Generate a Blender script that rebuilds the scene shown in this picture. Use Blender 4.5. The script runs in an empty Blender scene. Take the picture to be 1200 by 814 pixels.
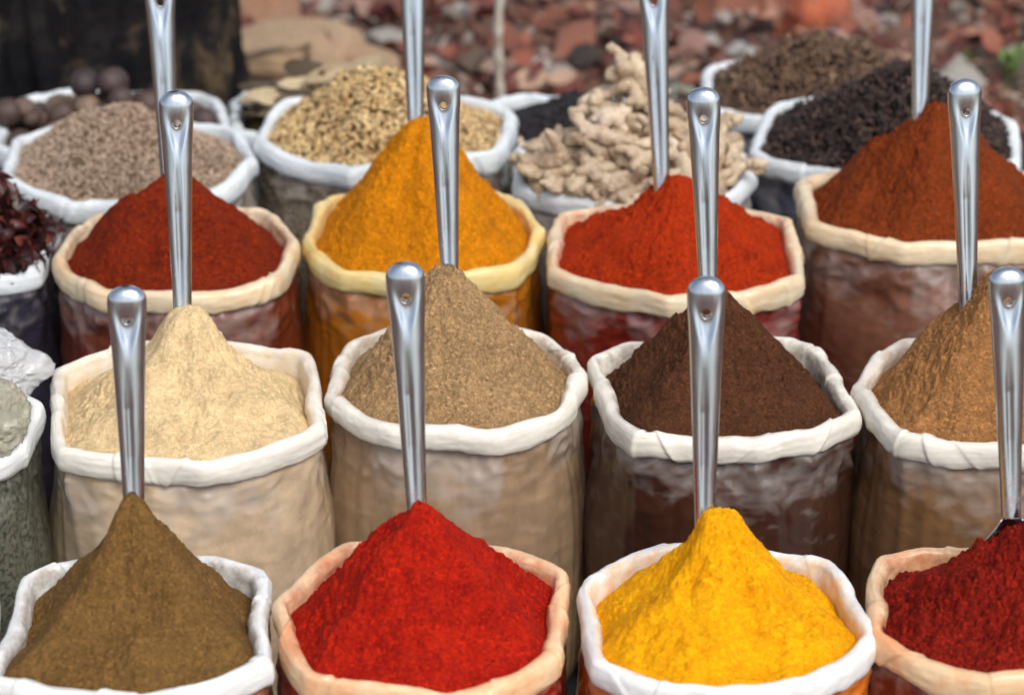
import bpy, bmesh, math, random
import numpy as np
from mathutils import Vector, Matrix, Quaternion

# ------------------------------------------------------------------ camera, sky, sun, exposure
SC = bpy.context.scene
COL = SC.collection
R_ = math.radians
F_PX, W_PX, H_PX = 3500.0, 1200.0, 814.0
PITCH = R_(26.5)
CAM_Z = 2.08
RIM = 0.42

cam_d = bpy.data.cameras.new('camera')
cam = bpy.data.objects.new('camera', cam_d)
COL.objects.link(cam)
cam.location = (0, 0, CAM_Z)
cam.rotation_euler = (R_(90) - PITCH, 0, 0)
cam_d.sensor_width = 36
cam_d.lens = F_PX / W_PX * 36
cam_d.clip_end = 500
cam_d.dof.use_dof = True
cam_d.dof.focus_distance = 3.40
cam_d.dof.aperture_fstop = 4.0
SC.camera = cam

world = bpy.data.worlds.new('World')
SC.world = world
world.use_nodes = True
wn = world.node_tree
sky = wn.nodes.new('ShaderNodeTexSky')
sky.sky_type = 'NISHITA'
sky.sun_disc = False
SUN_EL, SUN_AZ = R_(52), R_(150)          # azimuth from +Y, clockwise
sky.sun_elevation = SUN_EL
sky.sun_rotation = SUN_AZ
sky.dust_density = 3.0
sky.ozone_density = 1.0
bgn = wn.nodes['Background']
hsv = wn.nodes.new('ShaderNodeHueSaturation')     # thin overcast: the blue is washed out of the sky
hsv.inputs['Saturation'].default_value = 0.55
wn.links.new(sky.outputs[0], hsv.inputs['Color'])
wn.links.new(hsv.outputs[0], bgn.inputs[0])
bgn.inputs[1].default_value = 0.13

sun_d = bpy.data.lights.new('sun', 'SUN')
sun = bpy.data.objects.new('sun', sun_d)
COL.objects.link(sun)
sun_d.energy = 1.3
sun_d.angle = R_(28)
sun_d.color = (1.0, 0.95, 0.88)
sdir = Vector((math.sin(SUN_AZ) * math.cos(SUN_EL), math.cos(SUN_AZ) * math.cos(SUN_EL), math.sin(SUN_EL)))
sun.rotation_euler = sdir.to_track_quat('Z', 'Y').to_euler()

SC.view_settings.view_transform = 'Standard'
SC.view_settings.look = 'None'
SC.view_settings.gamma = 1
SC.view_settings.exposure = 0.50
SC.view_settings.use_curve_mapping = False
SC.cycles.use_denoising = True
SC.cycles.max_bounces = 6

rng = np.random.default_rng(7)
random.seed(7)


# ------------------------------------------------------------------ small maths helpers
def ray(px, py):
    f = Vector((0, math.cos(PITCH), -math.sin(PITCH)))
    u = Vector((0, math.sin(PITCH), math.cos(PITCH)))
    return f + Vector((1, 0, 0)) * ((px - W_PX / 2) / F_PX) - u * ((py - H_PX / 2) / F_PX)


def at(px, py, Y):
    d = ray(px, py)
    return Vector((0, 0, CAM_Z)) + d * (Y / d.y)


def on_plane(px, py, z):
    d = ray(px, py)
    return Vector((0, 0, CAM_Z)) + d * ((z - CAM_Z) / d.z)


def depth_of(p):
    return p.y * math.cos(PITCH) - (p.z - CAM_Z) * math.sin(PITCH)


_perm = np.random.default_rng(3).permutation(256).astype(np.int64)
_perm = np.concatenate([_perm, _perm, _perm])
_g = np.random.default_rng(4).normal(size=(256, 3))
_g /= np.linalg.norm(_g, axis=1)[:, None]


def perlin(P):
    P = np.asarray(P, float)
    i = np.floor(P).astype(np.int64)
    f = P - i
    i &= 255
    u = f * f * f * (f * (f * 6 - 15) + 10)
    out = np.zeros(P.shape[:-1])
    for dx in (0, 1):
        for dy in (0, 1):
            for dz in (0, 1):
                h = _perm[_perm[_perm[(i[..., 0] + dx) & 255] + ((i[..., 1] + dy) & 255)] + ((i[..., 2] + dz) & 255)]
                g = _g[h]
                d = g[..., 0] * (f[..., 0] - dx) + g[..., 1] * (f[..., 1] - dy) + g[..., 2] * (f[..., 2] - dz)
                w = (u[..., 0] if dx else 1 - u[..., 0]) * (u[..., 1] if dy else 1 - u[..., 1]) * (u[..., 2] if dz else 1 - u[..., 2])
                out += w * d
    return out * 1.5


def P3(x, y, z):
    x, y, z = np.broadcast_arrays(x, y, z)
    return np.stack([x, y, z], -1)


def mesh_np(name, V, Fc, smooth=True):
    """V (n,3), Fc (m,k) all faces with k corners"""
    V = np.asarray(V, np.float32)
    Fc = np.asarray(Fc, np.int32)
    me = bpy.data.meshes.new(name)
    m, k = Fc.shape
    me.vertices.add(len(V))
    me.vertices.foreach_set('co', V.ravel())
    me.loops.add(m * k)
    me.loops.foreach_set('vertex_index', Fc.ravel())
    me.polygons.add(m)
    me.polygons.foreach_set('loop_start', np.arange(0, m * k, k, dtype=np.int32))
    me.polygons.foreach_set('loop_total', np.full(m, k, np.int32))
    if smooth:
        me.polygons.foreach_set('use_smooth', np.ones(m, bool))
    me.update(calc_edges=True)
    me.validate()
    return me


def grid_faces(nu, nv, wrap_u=True, flip=False):
    """grid indexed [v*nu+u]; wraps in u"""
    uu = np.arange(nu if wrap_u else nu - 1)
    vv = np.arange(nv - 1)
    U, V = np.meshgrid(uu, vv)
    U, V = U.ravel(), V.ravel()
    U2 = (U + 1) % nu
    q = np.stack([V * nu + U, V * nu + U2, (V + 1) * nu + U2, (V + 1) * nu + U], 1)
    return q[:, ::-1] if flip else q


def attr(me, name, vals):
    a = me.attributes.new(name, 'FLOAT', 'POINT')
    a.data.foreach_set('value', np.asarray(vals, np.float32).ravel())


def obj(name, me, mat=None, parent=None, loc=None):
    o = bpy.data.objects.new(name, me)
    COL.objects.link(o)
    if mat is not None:
        me.materials.clear()
        me.materials.append(mat)
    if parent is not None:
        o.parent = parent
    if loc is not None:
        o.location = loc
    return o


def tag(o, label=None, cat=None, group=None, kind=None):
    if label:
        o['label'] = label
    if cat:
        o['category'] = cat
    if group:
        o['group'] = group
    if kind:
        o['kind'] = kind
    return o


def empty(name, loc=(0, 0, 0)):
    o = bpy.data.objects.new(name, None)
    o.empty_display_size = 0.05
    COL.objects.link(o)
    o.location = loc
    return o


def baked(o):
    """mesh of an object with its modifiers applied; removes the object"""
    dg = bpy.context.evaluated_depsgraph_get()
    dg.update()
    me = bpy.data.meshes.new_from_object(o.evaluated_get(dg))
    old = o.data
    bpy.data.objects.remove(o)
    bpy.data.meshes.remove(old)
    return me


# ------------------------------------------------------------------ materials
def lin(c):
    return tuple(((v / 255) / 12.92 if v / 255 <= 0.04045 else ((v / 255 + 0.055) / 1.055) ** 2.4) for v in c)


class NT:
    def __init__(self, name):
        self.m = bpy.data.materials.new(name)
        self.m.use_nodes = True
        self.t = self.m.node_tree
        self.b = self.t.nodes['Principled BSDF']
        self.co = self.t.nodes.new('ShaderNodeTexCoord').outputs['Object']

    def n(self, typ, **kw):
        x = self.t.nodes.new('ShaderNode' + typ)
        for k, v in kw.items():
            setattr(x, k, v)
        return x

    def lk(self, a, b):
        self.t.links.new(a, b)

    def noise(self, scale, detail=3, rough=0.55, co=None, dist=0.0):
        x = self.n('TexNoise')
        x.inputs['Scale'].default_value = scale
        x.inputs['Detail'].default_value = detail
        x.inputs['Roughness'].default_value = rough
        x.inputs['Distortion'].default_value = dist
        self.lk(co or self.co, x.inputs['Vector'])
        return x.outputs['Fac']

    def ridged(self, scale, detail=4, co=None, gain=2.0):
        x = self.n('TexNoise', noise_type='RIDGED_MULTIFRACTAL', normalize=True)
        x.inputs['Scale'].default_value = scale
        x.inputs['Detail'].default_value = detail
        x.inputs['Gain'].default_value = gain
        self.lk(co or self.co, x.inputs['Vector'])
        return x.outputs['Fac']

    def ramp(self, fac, stops):
        x = self.n('ValToRGB')
        e = x.color_ramp.elements
        while len(e) < len(stops):
            e.new(0.5)
        for el, (p, c) in zip(e, stops):
            el.position = p
            el.color = (*c, 1) if len(c) == 3 else c
        self.lk(fac, x.inputs[0])
        return x.outputs[0]

    def rng(self, fac, a, b, c=0.0, d=1.0):
        x = self.n('MapRange')
        x.inputs[1].default_value, x.inputs[2].default_value = a, b
        x.inputs[3].default_value, x.inputs[4].default_value = c, d
        self.lk(fac, x.inputs[0])
        return x.outputs[0]

    def mix(self, fac, a, b, mode='MIX'):
        x = self.n('Mix', data_type='RGBA', blend_type=mode)
        for s, i in ((fac, 0), (a, 6), (b, 7)):
            if hasattr(s, 'is_linked'):
                self.lk(s, x.inputs[i])
            elif i == 0:
                x.inputs[0].default_value = s
            else:
                x.inputs[i].default_value = (*s, 1)
        return x.outputs[2]

    def bump(self, h, strength, dist):
        x = self.n('Bump')
        x.inputs['Strength'].default_value = strength
        x.inputs['Distance'].default_value = dist
        self.lk(h, x.inputs['Height'])
        self.lk(x.outputs[0], self.b.inputs['Normal'])
        return x

    def scale(self, v):
        x = self.n('Mapping')
        x.inputs['Scale'].default_value = v
        self.lk(self.co, x.inputs[0])
        return x.outputs[0]

    def attr(self, name):
        x = self.n('Attribute', attribute_name=name)
        return x.outputs['Fac']

    def island(self):
        return self.n('NewGeometry').outputs['Random Per Island']

    def objrand(self):
        return self.n('ObjectInfo').outputs['Random']

    def set(self, **kw):
        for k, v in kw.items():
            self.b.inputs[k.replace('_', ' ')].default_value = v

    def base(self, c):
        if hasattr(c, 'is_linked'):
            self.lk(c, self.b.inputs['Base Color'])
        else:
            self.b.inputs['Base Color'].default_value = (*c, 1)


def mul(c, k):
    return tuple(min(0.95, v * k) for v in c)


def powder_mat(name, c, grain=0.45, coarse=0.0, hot=None):
    """dry ground spice: matt, mottled in soft patches and speckled with grains"""
    m = NT(name)
    c = lin(c)
    hot = lin(hot) if hot else mul(c, 1.22)
    patch = m.rng(m.noise(38, 4, 0.6), 0.32, 0.68)
    col = m.mix(patch, mul(c, 0.84), hot)
    clump = m.noise(150, 4, 0.7)
    col = m.mix(m.rng(clump, 0.48, 0.64, 0, min(1, grain * 1.1)), col, mul(c, 0.50))
    sp = m.noise(240, 3, 0.8)
    col = m.mix(m.rng(sp, 0.51, 0.63, 0, min(1, grain * 1.5)), col, mul(c, 0.40))
    sp2 = m.noise(210, 3, 0.8, co=m.scale((1.0, 1.3, 0.8)))
    col = m.mix(m.rng(sp2, 0.53, 0.65, 0, min(1, grain * 1.5)), col, mul(hot, 1.55))
    if coarse:
        vo = m.n('TexVoronoi', feature='F1')
        vo.inputs['Scale'].default_value = 330
        m.lk(m.co, vo.inputs['Vector'])
        sep = m.n('SeparateColor')
        m.lk(vo.outputs['Color'], sep.inputs[0])
        col = m.mix(m.rng(sep.outputs[0], 0.45, 1.0, 0, coarse), col, mul(c, 0.45))
        col = m.mix(m.rng(sep.outputs[1], 0.7, 1.0, 0, coarse), col, mul(hot, 1.5))
    m.base(col)
    m.set(Roughness=0.95)
    m.b.inputs['Specular IOR Level'].default_value = 0.15
    m.bump(m.noise(220, 4, 0.75), 0.8, 0.005)
    return m.m


def cuff_mat(name, c, stain=None, dust=None):
    """thin milky film, rolled over: faint streaks along the roll, spice rubbed on the lip"""
    m = NT(name)
    c = lin(c)
    streak = m.noise(22, 4, 0.6, co=m.scale((1, 1, 3.0)), dist=0.8)
    col = m.mix(m.rng(streak, 0.35, 0.7), mul(c, 0.86), mul(c, 1.05))
    if stain:
        s = lin(stain)
        st = m.rng(m.noise(13, 4, 0.65), 0.44, 0.70, 0, 0.8)
        col = m.mix(st, col, s)
    if dust:
        dk = m.attr('inner')
        dn = m.rng(m.noise(55, 5, 0.7), 0.36, 0.66)
        mu = m.n('Math', operation='MULTIPLY')
        m.lk(dk, mu.inputs[0])
        m.lk(m.rng(dn, 0, 1, 0, 0.6), mu.inputs[1])
        col = m.mix(mu.outputs[0], col, lin(dust))
    m.base(col)
    m.set(Roughness=0.33)
    m.b.inputs['Specular IOR Level'].default_value = 0.5
    cr = m.ridged(30, 3, co=m.scale((1, 1, 2.4)))
    fine = m.noise(120, 4, 0.65, co=m.scale((1, 1, 2.0)), dist=1.2)
    h = m.n('Math', operation='MULTIPLY_ADD')
    m.lk(fine, h.inputs[0])
    h.inputs[1].default_value = 0.35
    m.lk(cr, h.inputs[2])
    m.bump(h.outputs[0], 0.13, 0.004)
    return m.m


def body_mat(name, c, haze=None, speck=None):
    """clear plastic wall: spice seen through it, pale where the film hangs loose"""
    m = NT(name)
    c = lin(c)
    h = tuple(0.66 * a + 0.34 * b for a, b in zip(lin((190, 184, 178)), c))    # film hanging loose: paler, still tinted
    col = m.mix(m.rng(m.noise(24, 5, 0.65), 0.3, 0.7), mul(c, 0.74), mul(c, 1.2))
    if speck:
        col = m.mix(m.rng(m.noise(170, 2, 0.6), 0.45, 0.62, 0, 0.9), col, lin(speck))
    crease = m.ridged(9, 4, co=m.scale((1, 1, 2.0)))
    col = m.mix(m.rng(crease, 0.62, 0.95, 0, 0.35), col, h)
    lo = m.n('Math', operation='MULTIPLY_ADD')
    m.lk(m.rng(m.noise(26, 2, 0.5, co=m.scale((1, 1, 1.8)), dist=0.6), 0.3, 0.7, -0.5, 0.5), lo.inputs[0])
    lo.inputs[1].default_value = 0.45
    m.lk(m.attr('loose'), lo.inputs[2])
    col = m.mix(m.rng(lo.outputs[0], 0.15, 0.85, 0, 0.8), col, h)
    m.base(col)
    m.set(Roughness=0.30)
    m.b.inputs['Coat Weight'].default_value = 0.65
    m.b.inputs['Coat Roughness'].default_value = 0.09
    hgt = m.n('Math', operation='MULTIPLY_ADD')
    m.lk(m.ridged(20, 5, co=m.scale((1, 1, 2.6))), hgt.inputs[0])
    hgt.inputs[1].default_value = 0.9
    m.lk(crease, hgt.inputs[2])
    m.bump(hgt.outputs[0], 0.30, 0.006)
    return m.m


def grain_mat(name, cols, rough=0.6, bump=0.0):
    m = NT(name)
    n = len(cols)
    st = [(i / max(1, n - 1), lin(c)) for i, c in enumerate(cols)]
    col = m.ramp(m.island(), st)
    col = m.mix(m.rng(m.noise(240, 3, 0.6), 0.35, 0.7, 0, 0.5), col, m.mix(0.6, col, (0.01, 0.008, 0.006)))
    m.base(col)
    m.set(Roughness=rough)
    return m.m


def rock_mat(name, cols, seed_by_object=True, rough=0.85):
    m = NT(name)
    st = [(i / max(1, len(cols) - 1), lin(c)) for i, c in enumerate(cols)]
    col = m.ramp(m.objrand() if seed_by_object else m.island(), st)
    col = m.mix(m.rng(m.noise(9, 4, 0.6), 0.42, 0.62, 0, 0.45), col, m.mix(0.5, col, (0.30, 0.25, 0.21)))
    d = m.rng(m.noise(30, 5, 0.65), 0.3, 0.7)
    col = m.mix(d, m.mix(0.45, col, (0.05, 0.035, 0.028)), col)
    m.base(col)
    m.set(Roughness=rough)
    m.bump(m.noise(60, 5, 0.65), 0.6, 0.01)
    return m.m


def steel_mat():
    m = NT('brushed_steel')
    n = m.noise(60, 4, 0.6, co=m.scale((3, 3, 0.35)))
    m.base(m.mix(m.rng(n, 0.3, 0.7), (0.44, 0.49, 0.54), (0.58, 0.63, 0.68)))
    m.set(Metallic=1.0)
    sx = m.n('SeparateXYZ')
    m.lk(m.co, sx.inputs[0])
    low = m.rng(sx.outputs[2], 0.02, 0.12, 0.54, 0.25)            # spice clings to the lower handle
    cmp_ = m.n('Math', operation='SUBTRACT')
    m.lk(low, cmp_.inputs[0])
    m.lk(m.noise(70, 5, 0.75), cmp_.inputs[1])
    dm = m.rng(cmp_.outputs[0], 0.0, 0.12, 0, 0.30)
    oc = m.n('ObjectInfo').outputs['Color']
    m.base(m.mix(dm, m.mix(m.rng(n, 0.3, 0.7), (0.44, 0.49, 0.54), (0.58, 0.63, 0.68)), oc))
    m.lk(m.rng(dm, 0, 0.30, 1.0, 0.7), m.b.inputs['Metallic'])
    scr = m.ridged(150, 3, co=m.scale((1.5, 1.5, 0.15)))
    rg_ = m.n('Math', operation='MULTIPLY_ADD')
    m.lk(m.rng(scr, 0.5, 1.0, 0, 0.14), rg_.inputs[0])
    rg_.inputs[1].default_value = 1.0
    m.lk(m.rng(n, 0.3, 0.7, 0.15, 0.25), rg_.inputs[2])
    m.lk(rg_.outputs[0], m.b.inputs['Roughness'])
    m.bump(m.noise(45, 3, 0.5, co=m.scale((1, 1, 0.3))), 0.10, 0.002)
    return m.m


STEEL = steel_mat()
DARK_STEEL = NT('hole_edge_steel')
DARK_STEEL.base((0.42, 0.43, 0.45))
DARK_STEEL.set(Metallic=1.0, Roughness=0.3)
DARK_STEEL = DARK_STEEL.m

# ------------------------------------------------------------------ ground, groundsheet, trunk
def ground():
    xs = np.concatenate([np.linspace(-40, -2.2, 14), np.linspace(-2.1, 2.1, 120), np.linspace(2.2, 40, 14)])
    ys = np.concatenate([np.linspace(-25, 4.2, 30), np.linspace(4.25, 7.2, 110), np.linspace(7.4, 60, 24)])
    X, Y = np.meshgrid(xs, ys)
    bumpy = np.clip((Y - 4.9) / 0.4, 0, 1) * np.clip(1.6 - abs(X) / 30, 0, 1)
    Z = bumpy * (0.020 * perlin(P3(X * 3, Y * 3, 0.3)) + 0.012 * perlin(P3(X * 9, Y * 9, 5.3)))
    Z = Z - 0.004
    V = P3(X, Y, Z).reshape(-1, 3)
    me = mesh_np('ground', V, grid_faces(len(xs), len(ys), wrap_u=False))
    m = NT('reddish_dirt')
    col = m.ramp(m.noise(7, 6, 0.65), [(0.30, lin((64, 42, 36))), (0.48, lin((116, 78, 64))), (0.62, lin((140, 104, 86))), (0.8, lin((96, 74, 66)))])
    col = m.mix(m.rng(m.noise(60, 4, 0.7), 0.5, 0.7, 0, 0.7), col, lin((54, 40, 38)))
    m.base(col)
    m.set(Roughness=0.95)
    m.bump(m.noise(40, 6, 0.7), 0.7, 0.02)
    o = obj('ground', me, m.m)
    tag(o, 'reddish dirt ground behind the rows of sacks', 'ground', kind='structure')


ground()


def groundsheet():
    nx, ny = 150, 120
    X, Y = np.meshgrid(np.linspace(-1.5, 1.5, nx), np.linspace(2.1, 4.93, ny))
    Y = Y + 0.03 * perlin(P3(X * 2.1, 0.5, 0.1)) * (Y > 4.4)
    Z = 0.006 + 0.012 * np.clip(perlin(P3(X * 5, Y * 5, 2.2)) + 0.2, 0, 1) * (Y > 4.45) + 0.02 * np.exp(-((Y - 4.9) / 0.05) ** 2)
    me = mesh_np('tarp', P3(X, Y, Z).reshape(-1, 3), grid_faces(nx, ny, wrap_u=False))
    m = NT('black_plastic_sheet')
    m.base(m.mix(m.rng(m.noise(9, 5, 0.6), 0.35, 0.7), (0.018, 0.02, 0.024), (0.06, 0.062, 0.066)))  # dark sheet; its near-black colour also paints the shade in gaps between sacks
    m.set(Roughness=0.45)
    m.bump(m.noise(24, 4, 0.6), 0.4, 0.01)
    o = obj('tarp', me, m.m)
    s = o.modifiers.new('thick', 'SOLIDIFY')
    s.thickness = 0.0015
    tag(o, 'dark plastic sheet spread on the dirt under all the sacks', 'tarp')


groundsheet()


def tree():
    base = on_plane(96, 128, 0.0)
    Yc = 4.86
    p0 = at(92, 60, Yc)
    dep = depth_of(p0)
    r0 = 172 / F_PX * dep
    root = empty('tree', (p0.x, Yc, 0))
    tag(root, 'dark charred-looking tree trunk with brown lichen patches behind the nutmeg sack', 'tree')
    nu, nv = 260, 150
    a = np.linspace(0, 2 * np.pi, nu, endpoint=False)
    z = np.linspace(-0.05, 3.2, nv) ** 1.0
    A, Z = np.meshgrid(a, z)
    r = r0 * (1 + 0.22 * np.exp(-np.clip(Z, 0, 9) / 0.11) - 0.05 * np.clip(Z, 0, 3))
    c, s = np.cos(A), np.sin(A)
    lobes = 0.06 * perlin(P3(c * 1.6, s * 1.6, Z * 0.35)) * (1 + 1.2 * np.exp(-np.clip(Z, 0, 9) / 0.2))
    ridg = 1 - np.abs(perlin(P3(c * 7, s * 7, Z * 2.4)))
    ridg2 = 1 - np.abs(perlin(P3(c * 17, s * 17, Z * 7 + 4)))
    r = r * (1 + lobes) + 0.040 * (ridg - 0.6) + 0.018 * (ridg2 - 0.6) + 0.006 * perlin(P3(c * 40, s * 40, Z * 26))
    V = P3(c * r, s * r + Z * 0.02, Z).reshape(-1, 3)
    me = mesh_np('trunk', V, grid_faces(nu, nv))
    m = NT('dark_bark')
    col = m.ramp(m.noise(11, 5, 0.65), [(0.3, (0.006, 0.006, 0.008)), (0.55, (0.016, 0.015, 0.016)), (0.75, (0.035, 0.031, 0.028))])
    lich = m.rng(m.noise(7.5, 6, 0.7, dist=0.4), 0.50, 0.60, 0, 0.9)
    col = m.mix(lich, col, m.mix(m.noise(30, 3), lin((70, 54, 42)), lin((118, 102, 80))))
    m.base(col)
    m.set(Roughness=0.95)
    m.b.inputs['Specular IOR Level'].default_value = 0.1
    m.bump(m.noise(45, 6, 0.7), 0.7, 0.015)
    obj('trunk', me, m.m, root)
    # bare limbs far above the picture
    mb_v, mb_f = [], []
    for k, (az, el, L) in enumerate([(0.4, 0.9, 1.6), (2.4, 0.8, 1.5), (4.3, 1.0, 1.7)]):
        n1, n2 = 14, 16
        for i in range(n1):
            t = i / (n1 - 1)
            rr = 0.11 * (1 - t * 0.75)
            cx = math.cos(az) * L * t * math.cos(el)
            cy = math.sin(az) * L * t * math.cos(el)
            cz = 3.0 + L * t * math.sin(el) + 0.1 * t * t
            for j in range(n2):
                b = 2 * math.pi * j / n2
                mb_v.append((cx + rr * math.cos(b), cy + rr * math.sin(b), cz))
    V = np.array(mb_v)
    F = np.concatenate([grid_faces(16, 14) + k * 14 * 16 for k in range(3)])
    for k in range(3):
        me = mesh_np('limb', V[k * 224:(k + 1) * 224], grid_faces(16, 14))
        obj('limb', me, m.m, root)


tree()

# ------------------------------------------------------------------ the sacks
INFO = {}


class Outline:
    """plan of a sack's mouth: a rounded, slightly faceted and dented oval"""

    def __init__(self, rx, ry, seed, facet=0.45, n=2.4):
        self.rx, self.ry, self.seed, self.n, self.facet = rx, ry, seed, n, facet
        g = np.random.default_rng(seed)
        k = g.integers(6, 9)
        self.dirs = (np.arange(k) + g.uniform(-0.22, 0.22, k)) * 2 * np.pi / k + g.uniform(0, 1)
        self.kx = self.ky = 1.0
        a = np.linspace(0, 2 * np.pi, 720, endpoint=False)
        r = self(a)
        x, y = r * np.cos(a), r * np.sin(a)
        self.kx = 2 * rx / (x.max() - x.min())
        self.ky = 2 * ry / (y.max() - y.min())

    def __call__(self, a):
        n = self.n
        # polar radius of the outline after stretching by kx, ky
        c, s = np.cos(a) / self.kx, np.sin(a) / self.ky
        h = np.hypot(c, s)
        b = np.arctan2(s, c)
        r = (np.abs(np.cos(b) / self.rx) ** n + np.abs(np.sin(b) / self.ry) ** n) ** (-1 / n)
        q = 70.0
        m = np.log(np.sum(np.exp(q * (np.cos(b[..., None] - self.dirs) - 1)), -1)) / q + 1
        r = r * (1 + self.facet * (1 / np.clip(m, 0.7, 1) - 1))
        r = r * (1 + 0.020 * perlin(P3(np.cos(b) * 1.7 + self.seed, np.sin(b) * 1.7, self.seed * 0.37)))
        r = r + 0.0015 * perlin(P3(np.cos(b) * 5 + self.seed, np.sin(b) * 5, self.seed * 0.37))
        return r / h

    def zwave(self, a):
        s = self.seed
        return 0.009 * perlin(P3(np.cos(a) * 1.5, np.sin(a) * 1.5 + s, s * 0.7)) + 0.002 * perlin(P3(np.cos(a) * 5, np.sin(a) * 5 + s, s * 0.7))


CUFF_PROFILE = np.array([  # (radial, height): inner wall -> lip -> outer face -> tucked hem
    (-0.018, -0.085), (-0.0165, -0.055), (-0.0145, -0.032), (-0.0128, -0.016), (-0.0115, -0.006), (-0.0098, -0.0008), (-0.0070, 0.0020),
    (-0.0030, 0.0030), (0.0010, 0.0024), (0.0042, -0.0004), (0.0062, -0.0055), (0.0072, -0.0125), (0.0074, -0.0200), (0.0068, -0.0275),
    (0.0048, -0.0325), (0.0015, -0.0350), (-0.0030, -0.0345), (-0.008, -0.031)])


def sack(key, cx, cy, w, ratio, Yshift, seed, cuff, body, label, loose=0.7, crumple=1.0, facet=0.65, cuff_k=1.0, n=2.6):
    c = on_plane(cx, cy, RIM)
    if Yshift:
        c = at(cx, cy, c.y + Yshift)
    rx = 0.5 * w / F_PX * depth_of(c)
    rx0 = rx - 0.008
    ol = Outline(rx0, rx0 * ratio, seed, facet, n)
    rim = c.z
    root = empty('spice_sack', (c.x, c.y, 0))
    tag(root, label, 'sack', 'open plastic sacks of spice set out in rows')
    # cuff
    nu = 560
    a = np.linspace(0, 2 * np.pi, nu, endpoint=False)
    r = ol(a)
    zw = ol.zwave(a)
    pr = CUFF_PROFILE
    t = np.linspace(0, len(pr) - 1, 46)
    pr = np.stack([np.interp(t, np.arange(len(pr)), pr[:, i]) for i in (0, 1)], 1)
    for _ in range(2):
        pr[1:-1] = 0.25 * pr[:-2] + 0.5 * pr[1:-1] + 0.25 * pr[2:]
    tan = np.gradient(pr, axis=0)
    nor = np.stack([-tan[:, 1], tan[:, 0]], 1)
    nor /= np.linalg.norm(nor, axis=1)[:, None]
    A, S = np.meshgrid(a, np.arange(len(pr)) / (len(pr) - 1))
    thick = (1 + 0.35 * perlin(P3(np.cos(a) * 2.3, np.sin(a) * 2.3, seed * 1.3)) + 0.08 * perlin(P3(np.cos(a) * 7, np.sin(a) * 7, seed * 1.3))) * cuff_k
    hem = 1 + 0.17 * perlin(P3(np.cos(a) * 2.6, np.sin(a) * 2.6, seed * 2.1 + 9)) + 0.07 * perlin(P3(np.cos(a) * 9, np.sin(a) * 9, seed + 3.0))
    rad0 = pr[:, 0][:, None] * np.where(pr[:, 0][:, None] > -0.012, thick[None, :], 1)
    zz0 = pr[:, 1][:, None] * np.where(S > 0.45, 0.84 * (hem * (0.75 + 0.25 * cuff_k))[None, :], 1)
    ring = rx * A
    cA, sA = np.cos(A), np.sin(A)
    tw = 2.2 * S + 0.5 * perlin(P3(cA * 1.3, sA * 1.3, seed))
    d = 0.0018 * perlin(P3(cA * 2.2 + seed, sA * 2.2, tw * 0.8)) \
        + 0.0011 * (0.30 - np.abs(perlin(P3(cA * 2.0 + seed, sA * 2.0, S * 9 + A * 0.6)))) \
        + 0.0008 * (0.30 - np.abs(perlin(P3(cA * 3.0 + seed, sA * 3.0, S * 24 - A * 0.9)))) \
        + 0.0007 * (0.30 - np.abs(perlin(P3(cA * 12 + seed, sA * 12, tw * 5.0 + 8))))
    gp = np.random.default_rng(seed + 900)
    for _ in range(int(gp.integers(9, 14))):                  # pleats: the film overlaps itself along a slanting edge
        ph, sl, wd, am = gp.uniform(0, 2 * np.pi), gp.normal(0, 0.35), gp.uniform(0.10, 0.34), gp.uniform(0.0012, 0.0034)
        u_ = np.mod((A + sl * (S - 0.5) - ph) * (1 if gp.random() < 0.5 else -1), 2 * np.pi) / wd
        d = d + am * np.where(u_ < 1, (1 - u_) ** 2 * np.clip(u_ * 14, 0, 1), 0)
    fade = np.clip(S * 4 - 0.3, 0.15, 1)
    rad = r[None, :] + rad0 + nor[:, 0][:, None] * d * fade
    z = rim + zw[None, :] + zz0 + nor[:, 1][:, None] * d * fade
    V = P3(rad * cA, rad * sA, z).reshape(-1, 3)
    me = mesh_np('cuff', V, grid_faces(nu, len(pr), flip=True))
    attr(me, 'inner', np.clip((0.46 - S) / 0.12, 0, 1) * np.clip(S * 12, 0, 1))
    obj('cuff', me, cuff, root)
    # body
    nu, nv = 260, 100
    a = np.linspace(0, 2 * np.pi, nu, endpoint=False)
    r = ol(a)
    zw = ol.zwave(a)
    tt = np.linspace(0, 1, nv) ** 1.35
    A, T = np.meshgrid(a, tt)
    ztop = rim - 0.018
    Z = ztop * (1 - T) + zw[None, :] * (1 - T) ** 3
    D = ztop - Z                                              # depth below the lip
    ell = 0.985 * rx * np.ones_like(a)
    ell = 1 / np.sqrt((np.cos(a) / (rx * 0.99)) ** 2 + (np.sin(a) / (rx * (0.5 + 0.5 * ratio))) ** 2)
    morph = np.clip(D / 0.16, 0, 1)
    morph = morph * morph * (3 - 2 * morph)
    rad = (r[None, :] - 0.004) * (1 - morph) + ell[None, :] * morph
    rad = rad * (1 + 0.035 * np.sin(np.pi * np.clip(T, 0, 1)) - 0.10 * np.clip((T - 0.86) / 0.14, 0, 1) ** 2)
    cA, sA = np.cos(A), np.sin(A)
    top = np.exp(-((D - 0.03) / 0.045) ** 2)
    rg = 0.5 - np.abs(perlin(P3(cA * 3.4 + seed, sA * 3.4, Z * 16)))
    rg2 = 0.5 - np.abs(perlin(P3(cA * 6 + seed, sA * 6, Z * 42)))
    rg3 = 0.5 - np.abs(perlin(P3(cA * 5 + 3 + seed, sA * 5, Z * 55 + 3 * perlin(P3(cA * 3, sA * 3, Z * 5)))))
    vert = perlin(P3(cA * 12 + seed, sA * 12, Z * 3))
    disp = crumple * (top * (0.013 * rg + 0.007 * rg2) + 0.0010 * rg3 + 0.0022 * rg) + 0.0018 * vert
    disp = disp * np.clip(D / 0.02, 0.2, 1) - 0.002
    rad = rad + disp
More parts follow.
